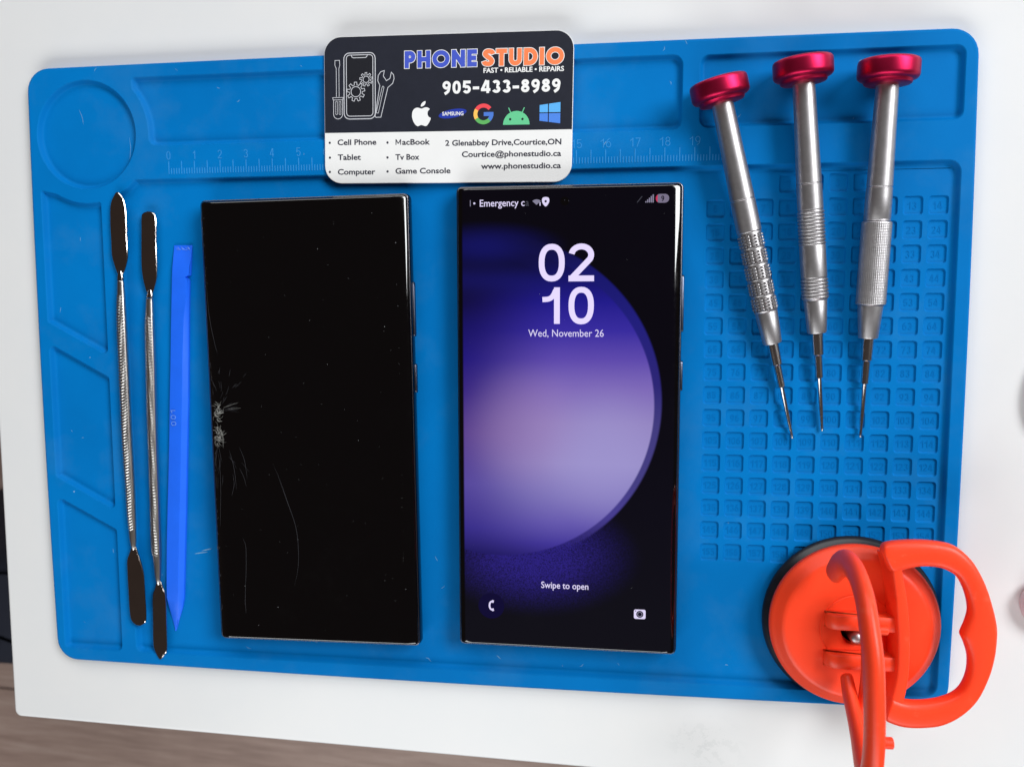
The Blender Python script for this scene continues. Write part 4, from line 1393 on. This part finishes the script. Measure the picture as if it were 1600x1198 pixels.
make('handle_spine', V2, [tuple(reversed(f)) for f in F2], 'orange', h_r, smooth=True, angle=50)
def lug(x0, x1, yc, w_, z0, z1):
    # arm with a rounded free end, profile in x-z
    Pq = round_poly([(x0, z0), (x1, z0), (x1, z1), (x0, z1)], [3.2, 0.2, 0.2, 3.9], 6)
    rows = [[(a, yc-w_/2+0.0, b) for a, b in offset(Pq, 0.35)], [(a, yc-w_/2+0.3, b) for a, b in Pq], [(a, yc+w_/2-0.3, b) for a, b in Pq], [(a, yc+w_/2, b) for a, b in offset(Pq, 0.35)]]
    V, F = loops(rows, True, True)
    return V, [tuple(reversed(f)) for f in F]
for yc, wl in ((-78.9, 5.0), (-92.2, 4.8)):
    V, F = lug(-11.2, 11.6, yc-OY, wl, 8.6, 15.2)
    make('hinge_arm', V, F, 'orange', h_r, smooth=True, angle=50)

# handle standing up towards the viewer (almost edge on)
path = [(129.4, -97.4, 18.6, 2.0), (129.6, -101.0, 21.5, 2.25), (129.9, -106, 27, 2.4), (130.0, -110.5, 33, 2.7), (129.7, -114.6, 39.5, 3.1), (129.0, -116.8, 46, 3.2), (127.4, -114.0, 53, 3.0), (126.3, -107, 58.5, 2.85),
        (125.8, -97, 61.3, 2.8), (125.2, -84, 62, 2.8), (124.8, -73.5, 60.8, 2.8), (124.5, -65.0, 57.0, 2.75), (124.5, -58.2, 51.2, 2.7), (124.7, -54.6, 42, 2.75), (124.6, -54.3, 33.5, 2.9), (124.0, -56.6, 27.5, 2.9), (123.3, -60.5, 23.2, 2.6)]
cmp_ = catmull(path, 6)
rows = []
wdir = Vector((1, 0.09, 0)).normalized()
for i, p in enumerate(cmp_):
    a_ = Vector(cmp_[max(0, i-1)][:3])
    b_ = Vector(cmp_[min(len(cmp_)-1, i+1)][:3])
    tdir = (b_-a_).normalized()
    nrm = tdir.cross(wdir).normalized()
    c_ = Vector((p[0]-OX, p[1]-OY, p[2]-RIM))
    rw = p[3]
    rin = rw*1.45
    row = []
    for k in range(20):
        th = 2*math.pi*k/20
        row.append(tuple(c_+wdir*(rw*math.cos(th))+nrm*(rin*math.sin(th))))
    rows.append(row)
V, F = loops(round_ends(rows), True, True)
h_l = make('handle', V, F, 'orange', sc, smooth=True, angle=60, label='upright handle seen edge on')
V, F = box(-4.6, -0.9, -29, 21, 15.6, 18.8)
V = [(a+(-b)*0.055+2.2, b, c) for a, b, c in V]
def peg(x0, x1, y, z, r=1.7):
    rows = [[(x, y+r_*math.cos(2*math.pi*k/20), z+r_*math.sin(2*math.pi*k/20)) for k in range(20)] for x, r_ in ((x0, r), (x1-0.2, r), (x1, r-0.25))]
    return loops(rows, True, True)
V, F = peg(126.2-OX, 131.2-OX, -97.6-OY, 60.0-RIM, 1.65)
make('latch_peg', V, F, 'orange', h_l, smooth=True, angle=50)
V, F = peg(131.0-OX, 138.9-OX, -77.4-OY, 27.5-RIM, 1.5)
make('latch_peg', V, F, 'orange', h_l, smooth=True, angle=50)
Pb = [(131.6, -68, 24.4, 1.6), (132.5, -75, 25.5, 1.7), (133.2, -84, 26, 1.7), (133.6, -94, 25, 1.6), (133.2, -101, 24.5, 1.5), (131.6, -107, 28, 1.6)]
rows = []
cb = catmull(Pb, 5)
for i, p in enumerate(cb):
    c_ = Vector((p[0]-OX, p[1]-OY, p[2]-RIM))
    rows.append([(c_.x+p[3]*math.cos(2*math.pi*k/16), c_.y, c_.z+2.2*math.sin(2*math.pi*k/16)) for k in range(16)])
V, F = loops(rows, True, True)
make('handle_spine', V, F, 'orange', h_l, smooth=True, angle=60)

# ------------------------------------------------------------------ added shapes in place of soft shadows at the right edge of the view
M['dull_pink'] = simple('dull_pink_shade', (0.66, 0.52, 0.53), 0.6)  # pinkish tone of a soft shadow, given to an added shape
M['mid_grey'] = simple('grey_shade', (0.32, 0.30, 0.31), 0.6)  # grey of a soft shadow, put into the colour of a made-up body
def pebble(name, loc, rx, ry, rz_, mat_, label, cat, rot=0.0):
    t = empty(name, loc, rot, label, cat)
    rows = []
    for r, z in ((0.80, 0.0), (0.95, 0.12), (1.0, 0.35), (0.93, 0.62), (0.76, 0.84), (0.5, 0.96), (0.1, 1.0)):
        rows.append([(rx*r*math.cos(2*math.pi*k/40), ry*r*math.sin(2*math.pi*k/40), rz_*z) for k in range(40)])
    V, F = loops(rows, True, True)
    make('rounded_body', V, F, mat_, t, smooth=True, angle=80)
    return t
pebble('pink_shadow_shape', (200.8, -76.5, 0.0), 12.0, 9.5, 7.0, 'dull_pink', 'added dull pinkish rounded shape standing in for a shadow, cut off by the right edge beside the orange handle', 'shadow_shape', -0.3)  # made-up body standing in for the pinkish shadow on the table
pebble('grey_shadow_shape', (195.8, -4.5, 0.0), 7.5, 14.5, 5.0, 'mid_grey', 'added dark grey rounded shape standing in for a shadow, barely showing at the right edge of the view', 'cap')  # invented body in place of a blurred grey shadow
